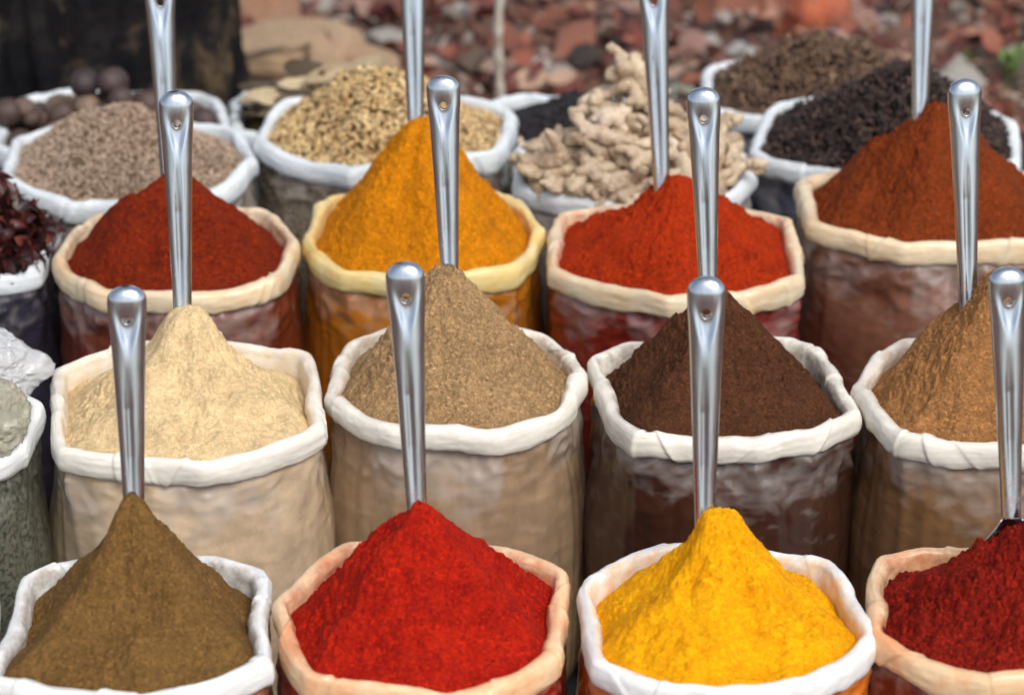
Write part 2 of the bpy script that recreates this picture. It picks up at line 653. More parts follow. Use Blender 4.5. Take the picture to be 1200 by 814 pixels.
    V = P3(rad * cA, rad * sA, Z).reshape(-1, 3)
    F = grid_faces(nu, nv, flip=True)
    me = mesh_np('wall', V, F)
    patch = perlin(P3(cA * 2.4 + seed * 2, sA * 2.4, Z * 9 + seed)) + 0.35 * perlin(P3(cA * 8, sA * 8 + seed, Z * 30))
    lo = np.clip((patch + 0.28 + 0.35 * (top - 0.5)) * 2.3, 0, 1) * np.clip(1.25 - D / 0.10, 0, 1) * loose
    lo = lo + 0.25 * loose * np.clip(rg * 2 - 0.55, 0, 1)
    attr(me, 'loose', np.clip(lo, 0, 1))
    obj('wall', me, body, root)
    INFO[key] = dict(c=c, rx=rx, ol=ol, rim=rim, seed=seed, root=root)
    return root


C_WHITE = ('cool_white_film', (234, 236, 234))
C_WARM = ('warm_white_film', (236, 231, 218))
C_CREAM = ('cream_film', (232, 216, 184), (220, 180, 132))
C_YELLOW = ('yellowed_film', (232, 214, 156), (226, 188, 100))
C_PEACH = ('chilli_stained_film', (238, 206, 164), (224, 146, 92))
C_BLUE = ('bluish_white_film', (224, 231, 234))

#    key   cx    cy   w   ratio Yshift seed cuff  body colour/extra  loose label
B = [
    ('olive', 160, 730, 326, 1.05, 0, 11, C_WHITE, ((156, 108, 76), None), .5, 'white-rimmed sack filled with olive-brown powder, in the front row'),
    ('chilli', 495, 719, 354, 1.0, 0, 12, C_PEACH, ((150, 34, 20), None), .35, 'orange-stained rim sack full of bright red chilli powder, front row'),
    ('turmeric', 847, 719, 352, .99, 0, 13, C_WHITE, ((196, 104, 26), None), .3, 'white-rimmed sack full of bright yellow turmeric, orange stains on its side'),
    ('flakes', 1184, 713, 348, .93, 0, 14, C_PEACH, ((112, 34, 22), None), .35, 'peach-rimmed sack of coarse dark red chilli flakes beside the turmeric sack'),
    ('edge', -168, 735, 342, .95, 0, 15, C_WHITE, ((120, 84, 50), None), .5, 'white-rimmed sack almost wholly cut off, beside the olive-brown powder sack'),
    ('ginger_powder', 218, 467, 338, .96, 0, 21, C_WARM, ((210, 186, 154), None), .9, 'white-rimmed sack full of pale sand-coloured ginger powder'),
    ('coriander_powder', 535, 440, 308, .97, 0, 22, C_WARM, ((160, 134, 106), None), .8, 'white-rimmed sack of grey-brown powder behind the red chilli sack'),
    ('masala', 846, 451, 318, .95, 0, 23, C_WARM, ((66, 40, 29), None), .45, 'cream-white rimmed sack holding very dark brown powder'),
    ('tan', 1157, 457, 318, .95, 0, 24, C_WARM, ((124, 92, 62), None), .6, 'white-rimmed sack of caramel-tan powder behind the chilli flake sack'),
    ('herb', -104, 502, 304, .95, 0, 25, C_WHITE, ((104, 108, 94), (58, 62, 52)), .25, 'sack with dark grey-green herb showing through, plastic packet in its mouth'),
    ('petals', -73, 282, 282, .95, 0, 31, C_BLUE, ((48, 48, 62), None), .35, 'bluish-white rimmed sack full of dark red dried petals'),
    ('dark_chilli', 209, 291, 288, .93, 0, 32, C_CREAM, ((112, 50, 30), None), .45, 'cream-rimmed sack of dark brick-red chilli powder behind the ginger powder'),
    ('gold', 495, 271, 286, .93, 0, 33, C_YELLOW, ((182, 112, 30), None), .4, 'yellow-stained rim sack full of golden-orange turmeric'),
    ('red', 790, 291, 302, .93, 0, 34, C_CREAM, ((122, 36, 26), None), .4, 'cream-rimmed sack of orange-red chilli powder behind the dark brown powder'),
    ('rust', 1092, 236, 314, .86, -0.03, 35, C_CREAM, ((116, 76, 58), None), .5, 'big cream-rimmed sack of rust-brown powder beside the orange-red sack'),
    ('cumin', 150, 186, 300, .90, 0.05, 41, C_BLUE, ((140, 130, 122), (100, 90, 80)), .5, 'white-rimmed sack of grey-beige seeds behind the dark brick-red chilli'),
    ('coriander', 452, 150, 307, .82, 0.03, 42, C_BLUE, ((128, 116, 98), (60, 52, 42)), .45, 'white-rimmed sack of coriander seeds with the seeds showing through its wall'),
    ('ginger', 742, 194, 284, .9, 0.035, 43, C_BLUE, ((150, 140, 130), None), .6, 'white-rimmed sack heaped with dried ginger roots'),
    ('cloves', 1040, 158, 322, .84, 0.06, 44, C_BLUE, ((70, 76, 92), None), .55, 'bluish-white sack full of black cloves behind the rust-brown powder'),
    ('nutmeg', 130, 146, 282, .86, 0.22, 51, C_BLUE, ((120, 122, 128), None), .5, 'white-rimmed sack of brown nutmegs in front of the tree trunk'),
    ('bay', 374, 128, 218, .9, 0.26, 52, C_BLUE, ((150, 150, 150), None), .6, 'small white-rimmed sack of dry bay leaves behind the coriander seeds'),
    ('black', 658, 152, 262, .86, 0.24, 53, C_BLUE, ((60, 62, 74), None), .5, 'white-rimmed sack of fine black seeds behind the ginger roots'),
    ('pepper', 963, 104, 292, .86, 0.24, 54, C_BLUE, ((96, 98, 108), None), .5, 'white-rimmed sack of brown dried buds behind the black cloves'),
]
DUST = dict(olive=(132, 100, 62), chilli=(186, 50, 26), turmeric=(236, 170, 50), flakes=(150, 50, 34), ginger_powder=(222, 190, 142), coriander_powder=(170, 136, 100),
            masala=(104, 68, 46), tan=(170, 124, 80), dark_chilli=(160, 82, 46), gold=(214, 150, 40), red=(190, 80, 44), rust=(160, 92, 54))
for (key, cx, cy, w, ra, ys, sd, cf, (bc, sp), lo, lab) in B:
    cf = cuff_mat(cf[0] + '_' + key, cf[1], cf[2] if len(cf) > 2 else None, DUST.get(key))
    sack(key, cx, cy, w, ra, ys, sd, cf, body_mat('film_over_' + key, bc, speck=sp), lab, loose=lo, crumple=0.6 if key in ('ginger_powder', 'coriander_powder', 'tan', 'cumin', 'herb') else 0.85)


# ------------------------------------------------------------------ the heaps of powder
def heap_surface(key, peak, prof, zfront=-0.003, zback=-0.021, nr=140, na=420, rough=1.0, yoff=0.012, lump=1.0):
    I = INFO[key]
    c, ol, rim, sd = I['c'], I['ol'], I['rim'], I['seed']
    pk = at(peak[0], peak[1], c.y + yoff) - Vector((c.x, c.y, 0))
    a = np.linspace(0, 2 * np.pi, na, endpoint=False)
    re = ol(a) - 0.0092
    ze = rim + ol.zwave(a) + (zfront * (0.5 - 0.5 * np.sin(a)) + zback * (0.5 + 0.5 * np.sin(a)))
    ze = ze + 0.006 * perlin(P3(np.cos(a) * 2.2, np.sin(a) * 2.2, sd * 3.1))
    t = np.linspace(0.0, 1.0, nr)
    A, T = np.meshgrid(a, t)
    ex, ey = re * np.cos(a), re * np.sin(a)
    X = pk.x + (ex[None, :] - pk.x) * T
    Y = pk.y + (ey[None, :] - pk.y) * T
    tt = np.linspace(0, 1, 400)
    g = np.interp(tt, [p[0] for p in prof], [p[1] for p in prof])
    k = np.exp(-np.linspace(-2, 2, 41) ** 2)
    k /= k.sum()
    g = np.convolve(np.concatenate([g[1:21][::-1], g, np.full(20, g[-1])]), k, 'valid')
    g = (g - g[-1]) / (g[0] - g[-1])
    # the slope is steeper on some sides, and runs down in slides
    warp = T + 0.13 * T * (1 - T) * 4 * perlin(P3(np.cos(A) * 1.5, np.sin(A) * 1.5, sd * 0.9 + T * 0.8)) * 0.8
    G = np.interp(np.clip(warp, 0, 1), tt, g)
    zp = pk.z
    Z = ze[None, :] + (zp - ze[None, :]) * G
    env = np.clip(T * 3.0, 0.12, 1) * np.clip((1 - T) * 8, 0.35, 1)
    rill = 0.0022 * perlin(P3(np.cos(A) * 4.2 + sd, np.sin(A) * 4.2, T * 2.2))
    slump = 0.015 * perlin(P3(X * 11 + sd, Y * 11, sd * .3)) + 0.009 * perlin(P3(X * 21, Y * 21 + sd, sd * .7))
    slump = slump * np.clip(T * 2.2, 0.25, 1) * np.clip((1 - T) * 5, 0, 1)
    rill = rill + slump
    tex = np.clip(0.9 + 1.3 * perlin(P3(X * 16 + sd * 2, Y * 16, 1.7)), 0.25, 1.8)      # pressed smooth here, broken up there
    lumpn = 0.0040 * perlin(P3(X * 42 + sd, Y * 42, Z * 42)) + 0.0034 * tex * perlin(P3(X * 95, Y * 95 + sd, Z * 95))
    crumb = 0.0022 * rough * perlin(P3(X * 190 + sd, Y * 190, Z * 190)) + 0.0012 * rough * perlin(P3(X * 330, Y * 330 + sd, Z * 330))
    clod = perlin(P3(X * 120 + sd, Y * 120, Z * 120 + 3))
    crumb = 0.85 * (crumb + 0.0055 * rough * np.clip(clod - 0.25, 0, 1)) * tex
    Z = Z + env * (rill + lump * lumpn) + crumb
    V = P3(X, Y, Z).reshape(-1, 3)
    return V, grid_faces(na, nr), (X, Y, Z), pk


# profile = (distance from the peak 0..1, height 1..0)
CONE = [(0, 1), (0.06, 0.965), (0.3, 0.71), (0.6, 0.39), (0.85, 0.13), (1, 0)]
BROAD = [(0, 1), (0.12, 0.95), (0.35, 0.70), (0.65, 0.36), (0.88, 0.1), (1, 0)]
BUMP = [(0, 1), (0.10, 0.98), (0.16, 0.92), (0.26, 0.72), (0.34, 0.60), (0.7, 0.26), (1, 0)]
SHOULDER = [(0, 1), (0.07, 0.975), (0.13, 0.90), (0.24, 0.70), (0.42, 0.49), (0.7, 0.25), (0.9, 0.08), (1, 0)]
KNOB = [(0, 1), (0.09, 0.985), (0.15, 0.93), (0.22, 0.78), (0.32, 0.62), (0.5, 0.43), (0.75, 0.2), (1, 0)]
DOME = [(0, 1), (0.2, 0.93), (0.5, 0.66), (0.8, 0.26), (1, 0)]

PEAKS = {}
HEAPS = [  # key, peak px, profile, material, name, label, kwargs
    ('olive', (153, 580), SHOULDER, powder_mat('olive_brown_powder', (116, 86, 46), .4), 'tall peaked heap of olive-brown powder, front row', dict(yoff=.025, zfront=-.006, zback=-.034)),
    ('chilli', (492, 589), CONE, powder_mat('bright_red_powder', (160, 20, 7), .45, hot=(184, 34, 10)), 'peaked heap of bright crimson chilli powder in the orange-stained sack', dict(yoff=.02, lump=1.3)),
    ('turmeric', (840, 597), KNOB, powder_mat('bright_yellow_powder', (252, 166, 4), .3, hot=(255, 180, 10)), 'heap of bright yellow turmeric powder with a rounded peak', dict(yoff=.03, zback=-.036, lump=1.1)),
    ('flakes', (1236, 606), CONE, powder_mat('dark_red_flakes', (128, 26, 13), .5, coarse=.8), 'crumbly heap of dark red chilli flakes with its scoop half bared', dict(yoff=.01, rough=2.8, lump=1.9, zback=-.026)),
    ('edge', (-168, 640), CONE, powder_mat('plain_brown_powder', (120, 84, 50), .4), 'brown powder heap in the sack that is almost wholly cut off', dict()),
    ('ginger_powder', (222, 359), BUMP, powder_mat('pale_ginger_powder', (224, 194, 147), .24), 'heap of pale sand-coloured ginger powder with a blunt knob on top', dict(yoff=.03, zback=-.040)),
    ('coriander_powder', (517, 311), BROAD, powder_mat('grey_brown_powder', (160, 129, 91), .5), 'steep heap of grey-brown ground powder behind the red chilli', dict(yoff=.025, rough=1.5)),
    ('masala', (843, 335), CONE, powder_mat('dark_brown_powder', (82, 50, 31), .5), 'pointed heap of very dark brown powder', dict(yoff=.02, rough=1.4, zback=-.04)),
    ('tan', (1178, 316), BROAD, powder_mat('caramel_tan_powder', (156, 110, 66), .45), 'heap of caramel-tan powder behind the dark red chilli flakes', dict(yoff=.02, rough=1.3)),
    ('dark_chilli', (206, 196), CONE, powder_mat('brick_red_powder', (120, 37, 10), .6), 'peaked heap of dark brick-red chilli powder in a cream-rimmed sack', dict(yoff=.015, rough=1.3)),
    ('gold', (496, 137), BROAD, powder_mat('golden_turmeric_powder', (204, 124, 8), .42), 'tall heap of golden-orange turmeric in the yellow-stained sack', dict(yoff=.02, rough=1.3)),
    ('red', (796, 207), SHOULDER, powder_mat('orange_red_powder', (164, 47, 9), .45), 'heap of orange-red chilli powder behind the dark brown powder', dict(yoff=.015, rough=1.6)),
    ('rust', (1098, 119), CONE, powder_mat('rust_brown_powder', (120, 52, 18), .55), 'big pointed heap of rust-brown powder beside the orange-red chilli', dict(yoff=.015, rough=1.3)),
]
for key, pk, prof, mat, lab, kw in HEAPS:
    V, F, _, p = heap_surface(key, pk, prof, **kw)
    I = INFO[key]
    o = obj('powder_heap', mesh_np('powder_heap', V, F), mat, loc=(I['c'].x, I['c'].y, 0))
    tag(o, lab, 'spice heap', 'heaps of ground spice in the sacks')
    PEAKS[key] = Vector((I['c'].x + p.x, I['c'].y + p.y, p.z))


# ------------------------------------------------------------------ heaps of seeds, buds and petals
def scatter_mesh(name, tv, tf, P, N, S, tilt=0.5, seed=1, align=None):
    """copies of the template (tv, tf) at points P lying along normals N; one mesh"""
    g = np.random.default_rng(seed)
    n = len(P)
    N = N + g.normal(0, tilt, (n, 3))
    N /= np.linalg.norm(N, axis=1)[:, None]
    ref = g.normal(size=(n, 3)) if align is None else np.tile(np.array(align), (n, 1)) + g.normal(0, .3, (n, 3))
    X = np.cross(ref, N)
    X /= np.linalg.norm(X, axis=1)[:, None]
    Y = np.cross(N, X)
    sc = S[:, None, None]
    V = P[:, None, :] + sc * (tv[None, :, 0:1] * X[:, None, :] + tv[None, :, 1:2] * Y[:, None, :] + tv[None, :, 2:3] * N[:, None, :])
    k = len(tv)
    Fc = (tf[None] + (np.arange(n) * k)[:, None, None]).reshape(-1, tf.shape[1])
    return mesh_np(name, V.reshape(-1, 3), Fc)


def lathe(pts, ns):
    """pts (x, r) along x; triangles+quads as quads only (end rings tiny)"""
    a = np.linspace(0, 2 * np.pi, ns, endpoint=False)
    V = np.array([(x, r * math.cos(t), r * math.sin(t)) for x, r in pts for t in a])
    return V, grid_faces(ns, len(pts))


def sample_surface(grid, n, seed, tmax=1.0):
    X, Y, Z = grid
    g = np.random.default_rng(seed)
    nr, na = X.shape
    P = np.stack([X, Y, Z], -1)
    du = np.roll(P, -1, 1) - P
    dv = np.zeros_like(P)
    dv[:-1] = P[1:] - P[:-1]
    dv[-1] = dv[-2]
    Nn = np.cross(dv, du)
    ar = np.linalg.norm(Nn, axis=-1)
    Nn /= ar[..., None] + 1e-12
    Nn *= np.sign(Nn[..., 2:3] + 1e-9)
    w = ar[:-1].ravel()
    w = w / w.sum()
    i = g.choice(len(w), n, p=w)
    r, c = i // na, i % na
    u, v = g.random((n, 1)), g.random((n, 1))
    return P[r, c] + u * du[r, c] + v * dv[r, c], Nn[r, c]


def seed_heap(key, peak, prof, under, tmpl, n, size, mat, name, label, lift=0.0, tilt=0.5, jitter=0.25, **kw):
    V, F, grid, p = heap_surface(key, peak, prof, nr=60, na=200, **kw)
    I = INFO[key]
    P, N = sample_surface(grid, n, I['seed'])
    g = np.random.default_rng(I['seed'] + 5)
    P = P + N * (lift + g.uniform(-0.5, 0.6, (n, 1)) * size * 0.5)
    me = scatter_mesh(name, *tmpl, P, N, size * g.uniform(1 - jitter, 1 + jitter, n), tilt, I['seed'])
    base = mesh_np('base', V, F)
    # one heap: bed and grains in one mesh
    V2 = np.empty(len(me.vertices) * 3, np.float32)
    me.vertices.foreach_get('co', V2)
    F2 = np.empty(len(me.loops), np.int32)
    me.loops.foreach_get('vertex_index', F2)
    allV = np.concatenate([V, V2.reshape(-1, 3)])
    allF = np.concatenate([F, F2.reshape(-1, 4) + len(V)])
    bpy.data.meshes.remove(me)
    bpy.data.meshes.remove(base)
    me = mesh_np(name, allV, allF)
    me.materials.append(under)
    me.materials.append(mat)
    mi = np.zeros(len(allF), np.int32)
    mi[len(F):] = 1
    me.polygons.foreach_set('material_index', mi)
    o = obj(name, me, None, loc=(I['c'].x, I['c'].y, 0))
    tag(o, label, 'spice heap', kind='stuff')
    PEAKS[key] = Vector((I['c'].x + p.x, I['c'].y + p.y, p.z))
    return o


ball = lathe([(-.5, .02), (-.42, .27), (-.2, .46), (.05, .5), (.3, .4), (.46, .2), (.5, .02)], 8)
grain = lathe([(-.5, .01), (-.3, .11), (0, .16), (.3, .11), (.5, .01)], 6)
clove = lathe([(-.5, .03), (-.42, .07), (.15, .09), (.22, .17), (.32, .19), (.36, .10), (.5, .06), (.54, .01)], 6)
curl_n = 7
_u, _v = np.meshgrid(np.linspace(-.5, .5, curl_n), np.linspace(-1, 1, 4))
_wid = .24 * (1 - (2 * np.abs(_u)) ** 2.2) + .01
petal = (P3(_u, _v * _wid, 0.35 * (_u ** 2) + 0.5 * (_v * _wid) ** 2 / .2 + .05 * np.sin(_u * 9)).reshape(-1, 3), grid_faces(curl_n, 4, wrap_u=False))

under_beige = powder_mat('seed_bed_beige', (112, 92, 72), .5)
under_dark = powder_mat('seed_bed_dark', (30, 22, 18), .4)
seed_heap('cumin', (150, 123), BROAD, under_beige, grain, 12000, .0074,
          grain_mat('cumin_grains', [(120, 98, 82), (188, 162, 138), (216, 192, 168), (150, 124, 102), (204, 182, 160)]),
          'cumin_seeds', 'low heap of small grey-beige seeds behind the dark brick-red chilli', tilt=.35, lump=1.2)
seed_heap('coriander', (440, 80), BROAD, powder_mat('seed_bed_ochre', (84, 58, 30), .5), ball, 6800, .0060,  # bed colour darkened to paint the shade in the gaps between seeds
          grain_mat('coriander_grains', [(156, 116, 66), (220, 184, 122), (240, 214, 160), (96, 66, 36), (226, 194, 138)]),
          'coriander_seeds', 'heap of round pale-gold coriander seeds', tilt=.8, lump=1.2)
seed_heap('cloves', (1065, 78), BROAD, under_dark, clove, 4600, .0170,
          grain_mat('clove_buds', [(30, 20, 18), (52, 36, 31), (70, 49, 41), (36, 26, 25), (104, 78, 66)], .55),
          'cloves', 'heap of black dried cloves behind the rust-brown powder', tilt=1.3, lump=2.0, lift=.003)
seed_heap('pepper', (958, 44), BROAD, under_dark, clove, 4200, .0175,
          grain_mat('brown_buds', [(60, 42, 32), (98, 72, 54), (134, 104, 80), (74, 54, 44), (164, 132, 104)], .65),
          'dried_buds', 'heap of brown dried buds behind the black cloves', tilt=1.3, lump=2.0, lift=.003)
seed_heap('petals', (-76, 205), DOME, under_dark, petal, 1500, .040,
          grain_mat('dried_petals', [(26, 12, 14), (64, 22, 22), (40, 16, 18), (92, 36, 30), (24, 12, 14), (128, 62, 48)], .45),
          'dried_petals', 'dark red and blackish dried petals filling the bluish-rimmed sack', tilt=.8, lump=2.5, lift=.006)
seed_heap('black', (700, 112), BROAD, under_dark, ball, 9000, .0042,
          grain_mat('black_seeds', [(22, 20, 24), (40, 36, 40), (30, 27, 32)], .6),
          'black_seeds', 'fine black seeds in the sack behind the ginger roots', tilt=.8, lump=1.5)


# ------------------------------------------------------------------ scoops
def scoop_parts():
    L, dome = 0.272, 0.016
    nu, nv = 72, 150
    zz = np.concatenate([np.linspace(0.0, L - dome, nv - 16), L - dome + dome * np.sin(np.linspace(0.06, 1, 16) * np.pi / 2)])
    t = np.clip(zz / (L - dome), 0, 1)
    aw = 0.0104 + 0.0096 * t ** 1.25 + 0.0007 * np.exp(-((t - 0.95) / 0.07) ** 2)
    bw = 0.0090 + 0.0030 * t
    cap = np.sqrt(np.clip(1 - ((zz - (L - dome)) / dome).clip(0, 1) ** 2, 0.0, 1))
    cap[-1] = 0.02
    aw, bw = aw * (0.12 + 0.88 * cap) if False else aw * cap, bw * (cap ** 0.8)
    a = np.linspace(0, 2 * np.pi, nu, endpoint=False)
    A, Z = np.meshgrid(a, zz)
    T = np.clip(Z / (L - dome), 0, 1)
    e = 0.86
    X = aw[:, None] * np.sign(np.cos(A)) * np.abs(np.cos(A)) ** e
    Y = bw[:, None] * np.sign(np.sin(A)) * np.abs(np.sin(A)) ** e
    # pressed channel down the face and the flattened dent round the hanging hole
    xr = X / aw[:, None].clip(1e-4)
    front = (Y < 0)
    ch = 0.0030 * np.exp(-((xr + 0.12) / 0.26) ** 2) * np.clip(T * 3, 0, 1) * np.clip((0.84 - T) / 0.30, 0, 1) ** 1.5
    vee = 0.0042 * np.exp(-(xr / (0.22 + 0.5 * np.clip((T - 0.80) / 0.2, 0, 1))) ** 4) * np.exp(-((T - 0.88) / 0.075) ** 2)
    Y = Y + front * (ch + vee)
    V = P3(X, Y, Z).reshape(-1, 3)
    bm = bmesh.new()
    vs = [bm.verts.new(v) for v in V]
    for q in grid_faces(nu, len(zz)):
        bm.faces.new([vs[i] for i in q])
    bm.faces.new([vs[i] for i in range(nu)][::-1])
    bm.faces.new([vs[(len(zz) - 1) * nu + i] for i in range(nu)])
    bmesh.ops.recalc_face_normals(bm, faces=bm.faces)
    me = bpy.data.meshes.new('handle')
    bm.to_mesh(me)
    bm.free()
    h = bpy.data.objects.new('tmp', me)
    COL.objects.link(h)
    zh, rh = L - 0.036, 0.0047
    bm = bmesh.new()
    bmesh.ops.create_cone(bm, cap_ends=True, segments=32, radius1=rh, radius2=rh, depth=0.08,
                          matrix=Matrix.Translation((0, 0, zh)) @ Matrix.Rotation(R_(90), 4, 'X'))
    cm = bpy.data.meshes.new('cut')
    bm.to_mesh(cm)
    bm.free()
    cut = bpy.data.objects.new('cut', cm)
    COL.objects.link(cut)
    md = h.modifiers.new('b', 'BOOLEAN')
    md.operation = 'DIFFERENCE'
    md.solver = 'EXACT'
    md.object = cut
    me = baked(h)
    bpy.data.objects.remove(cut)
    for p in me.polygons:
        p.use_smooth = True
    bm = bmesh.new()
    bm.from_mesh(me)
    for ed in bm.edges:
        if len(ed.link_faces) == 2 and ed.calc_face_angle(0) > R_(42):
            ed.smooth = False
    bm.to_mesh(me)
    bm.free()
    me.name = 'handle'
    # rolled rim of the hole, following the dented face
    bm = bmesh.new()
    n1, n2 = 40, 8
    ring = []
    for i in range(n1):
        b = 2 * math.pi * i / n1
        ring.append([bm.verts.new(((0.0056 + 0.0010 * math.cos(g)) * math.cos(b), -0.0078 + 0.0011 * math.sin(g), zh + (0.0056 + 0.0010 * math.cos(g)) * math.sin(b)))
                     for g in [2 * math.pi * j / n2 for j in range(n2)]])
    for i in range(n1):
        for j in range(n2):
            f = bm.faces.new([ring[i][j], ring[(i + 1) % n1][j], ring[(i + 1) % n1][(j + 1) % n2], ring[i][(j + 1) % n2]])
            f.smooth = True
    bmesh.ops.recalc_face_normals(bm, faces=bm.faces)
    rim = bpy.data.meshes.new('hole_rim')
    bm.to_mesh(rim)
    bm.free()
    # bowl: a hollow shell opening towards the heap
    s = np.linspace(0, 1, 44)
    wv = np.interp(s, [0, .08, .18, .30, .45, .65, .85, 1], [.0102, .0190, .0330, .0420, .0465, .0480, .0470, .0440])
    dv = np.interp(s, [0, .1, .25, .5, 1], [.0085, .0120, .0200, .0260, .0220])
    u = np.linspace(-1, 1, 31)
    U, S = np.meshgrid(u, s)
    X = wv[:, None] * np.sin(U * 1.25) / math.sin(1.25)
    Y = -0.004 + dv[:, None] * (np.cos(U * 1.25) - math.cos(1.25)) / (1 - math.cos(1.25))
    Z = -0.002 - 0.15 * S
    bme = mesh_np('bowl', P3(X, Y, Z).reshape(-1, 3), grid_faces(len(u), len(s), wrap_u=False))
    bo = bpy.data.objects.new('tmp', bme)
    COL.objects.link(bo)
    sm = bo.modifiers.new('s', 'SOLIDIFY')
    sm.thickness = 0.0016
    sm.offset = 0
    bme = baked(bo)
    return me, rim, bme, L


H_ME, HR_ME, BW_ME, H_LEN = scoop_parts()
for me_ in (H_ME, BW_ME):
    me_.materials.clear()
    me_.materials.append(STEEL)
HR_ME.materials.clear()
HR_ME.materials.append(DARK_STEEL)

proto = empty('scoop')
for nm, me_ in (('handle', H_ME), ('hole_rim', HR_ME), ('bowl', BW_ME)):
    obj(nm, me_, None, proto)
proto_used = [False]


def copy_tree(o, parent=None):
    kids = list(o.children)
    c = o.copy()
    COL.objects.link(c)
    c.parent = parent
    for ch in kids:
        copy_tree(ch, c)
    return c


def scoop(key, top, low, label, lean=16, back=.012, twist=0.0, sink=.030):
    """handle from pixel low (where it leaves the heap) to pixel top, leaning away from the camera"""
    pk = PEAKS[key]
    b = at(low[0], low[1], pk.y + back)
    Yt = b.y
    for _ in range(5):
        t = at(top[0], top[1], Yt)
        Yt = b.y + (t.z - b.z) * math.tan(R_(lean))
    t = at(top[0], top[1], Yt)
    b = b - (t - b).normalized() * sink
    d = t - b
    o = proto if not proto_used[0] else copy_tree(proto)
    proto_used[0] = True
    o.location = b
    z = d.normalized()
    x = Vector((math.cos(twist), math.sin(twist), 0))
    y = z.cross(x).normalized()
    x = y.cross(z)
    o.rotation_mode = 'QUATERNION'
    o.rotation_quaternion = Matrix((x, y, z)).transposed().to_quaternion()
    k = d.length / H_LEN
    o.scale = (1.0, 1.0, k)
    for ch in o.children:
        ch.color = (*lin(DUST[key]), 1)
    tag(o, label, 'scoop', 'steel scoops standing in the spice heaps')
    return k


SCOOPS = [
    ('olive', (148, 334), (157, 590), 'steel scoop standing upright in the olive-brown powder', dict(twist=.10)),
    ('chilli', (474, 306), (488, 596), 'steel scoop standing in the bright crimson chilli powder', dict(back=.010, sink=.02)),
    ('turmeric', (828, 323), (826, 610), 'steel scoop standing in the bright yellow turmeric powder', dict(twist=-.06)),
    ('flakes', (1180, 312), (1185, 604), 'steel scoop with bared bowl shoulder in dark red chilli flakes', dict(back=.040, twist=.05, sink=.0)),
    ('ginger_powder', (206, 106), (214, 362), 'steel scoop planted in the pale ginger powder', dict(twist=.12)),
    ('coriander_powder', (519, 88), (527, 322), 'steel scoop planted in the grey-brown ground powder', dict()),
    ('masala', (824, 102), (830, 345), 'steel scoop planted in the very dark brown powder', dict(twist=-.05)),
    ('tan', (1130, 92), (1134, 345), 'steel scoop planted in the caramel-tan powder', dict(twist=.08)),
    ('dark_chilli', (186, -33), (198, 205), 'steel scoop in the dark brick-red chilli, leaning before the tree trunk', dict(twist=.15)),
    ('gold', (482, -84), (487, 142), 'steel scoop in the golden turmeric, its top out of view', dict()),
    ('red', (765, -36), (775, 213), 'steel scoop in the orange-red chilli, beside the ginger roots', dict(twist=-.06)),
    ('rust', (1084, -98), (1078, 128), 'steel scoop in the rust-brown powder, in front of the cloves', dict()),
]
for key, top, low, lab, kw in SCOOPS:
    k = scoop(key, top, low, lab, **kw)
    print('scoop', key, 'length factor', round(k, 3))


# ------------------------------------------------------------------ ginger roots, nutmegs, bay leaves
def tube_chain(pts, radii, ns=12):
    pts = [Vector(p) for p in pts]
    n = len(pts)
    V = []
    for i, p in enumerate(pts):
        d = (pts[min(i + 1, n - 1)] - pts[max(i - 1, 0)]).normalized()
        x = d.orthogonal().normalized()
        y = d.cross(x)
        for j in range(ns):
            b = 2 * math.pi * j / ns
            V.append(p + (x * math.cos(b) + y * math.sin(b)) * radii[i])
    return np.array([tuple(v) for v in V]), n


def ginger_mesh(seed):
    g = np.random.default_rng(seed)
    bm = bmesh.new()

    def finger(p, d, L, r):
        n = 9
        d = Vector(d).normalized()
        bend = Vector(g.normal(0, .35, 3))
        pts, rad = [], []
        for i in range(n):
            t = i / (n - 1)
            pts.append(Vector(p) + d * L * t + bend * L * t * t * .5)
            rad.append(r * (0.25 + 0.9 * math.sin(math.pi * (0.12 + 0.80 * t)) ** .6) * (1 + .16 * math.sin(9 * t + seed)))
        rad[0] = r * .35
        rad[-1] = r * .22
        V, m = tube_chain(pts, rad)
        vs = [bm.verts.new(v) for v in V]
        for q in grid_faces(12, m):
            bm.faces.new([vs[i] for i in q])
        bm.faces.new(vs[:12][::-1])
        bm.faces.new(vs[-12:])
        return pts

    main = finger((-.034, 0, 0), (1, g.normal(0, .15), g.normal(0, .1)), g.uniform(.062, .088), g.uniform(.0074, .0104))
    for k in range(g.integers(2, 5)):
        i = int(g.integers(1, 8))
        ang = g.uniform(0, 2 * math.pi)
        finger(main[i], (g.normal(.3, .5), math.cos(ang), math.sin(ang) * .7), g.uniform(.014, .034), g.uniform(.0052, .0082))
    bmesh.ops.recalc_face_normals(bm, faces=bm.faces)
    me = bpy.data.meshes.new('ginger')
    bm.to_mesh(me)
    bm.free()
    o = bpy.data.objects.new('tmp', me)
    COL.objects.link(o)
    r = o.modifiers.new('r', 'REMESH')
    r.mode = 'VOXEL'
    r.voxel_size = 0.0013
    s = o.modifiers.new('s', 'SMOOTH')
    s.iterations = 2
    me = baked(o)
    n = len(me.vertices)
    co = np.empty(n * 3, np.float32)
    me.vertices.foreach_get('co', co)
    co = co.reshape(-1, 3)
    no = np.empty(n * 3, np.float32)
    me.vertices.foreach_get('normal', no)
    no = no.reshape(-1, 3)
    d = 0.0016 * perlin(co * 110 + seed) + 0.0014 * (0.4 - np.abs(perlin(co * np.array([420, 160, 160]) + seed)))
    co = co + no * d[:, None]
    me.vertices.foreach_set('co', co.astype(np.float32).ravel())
    for p in me.polygons:
        p.use_smooth = True
    me.update()
    return me


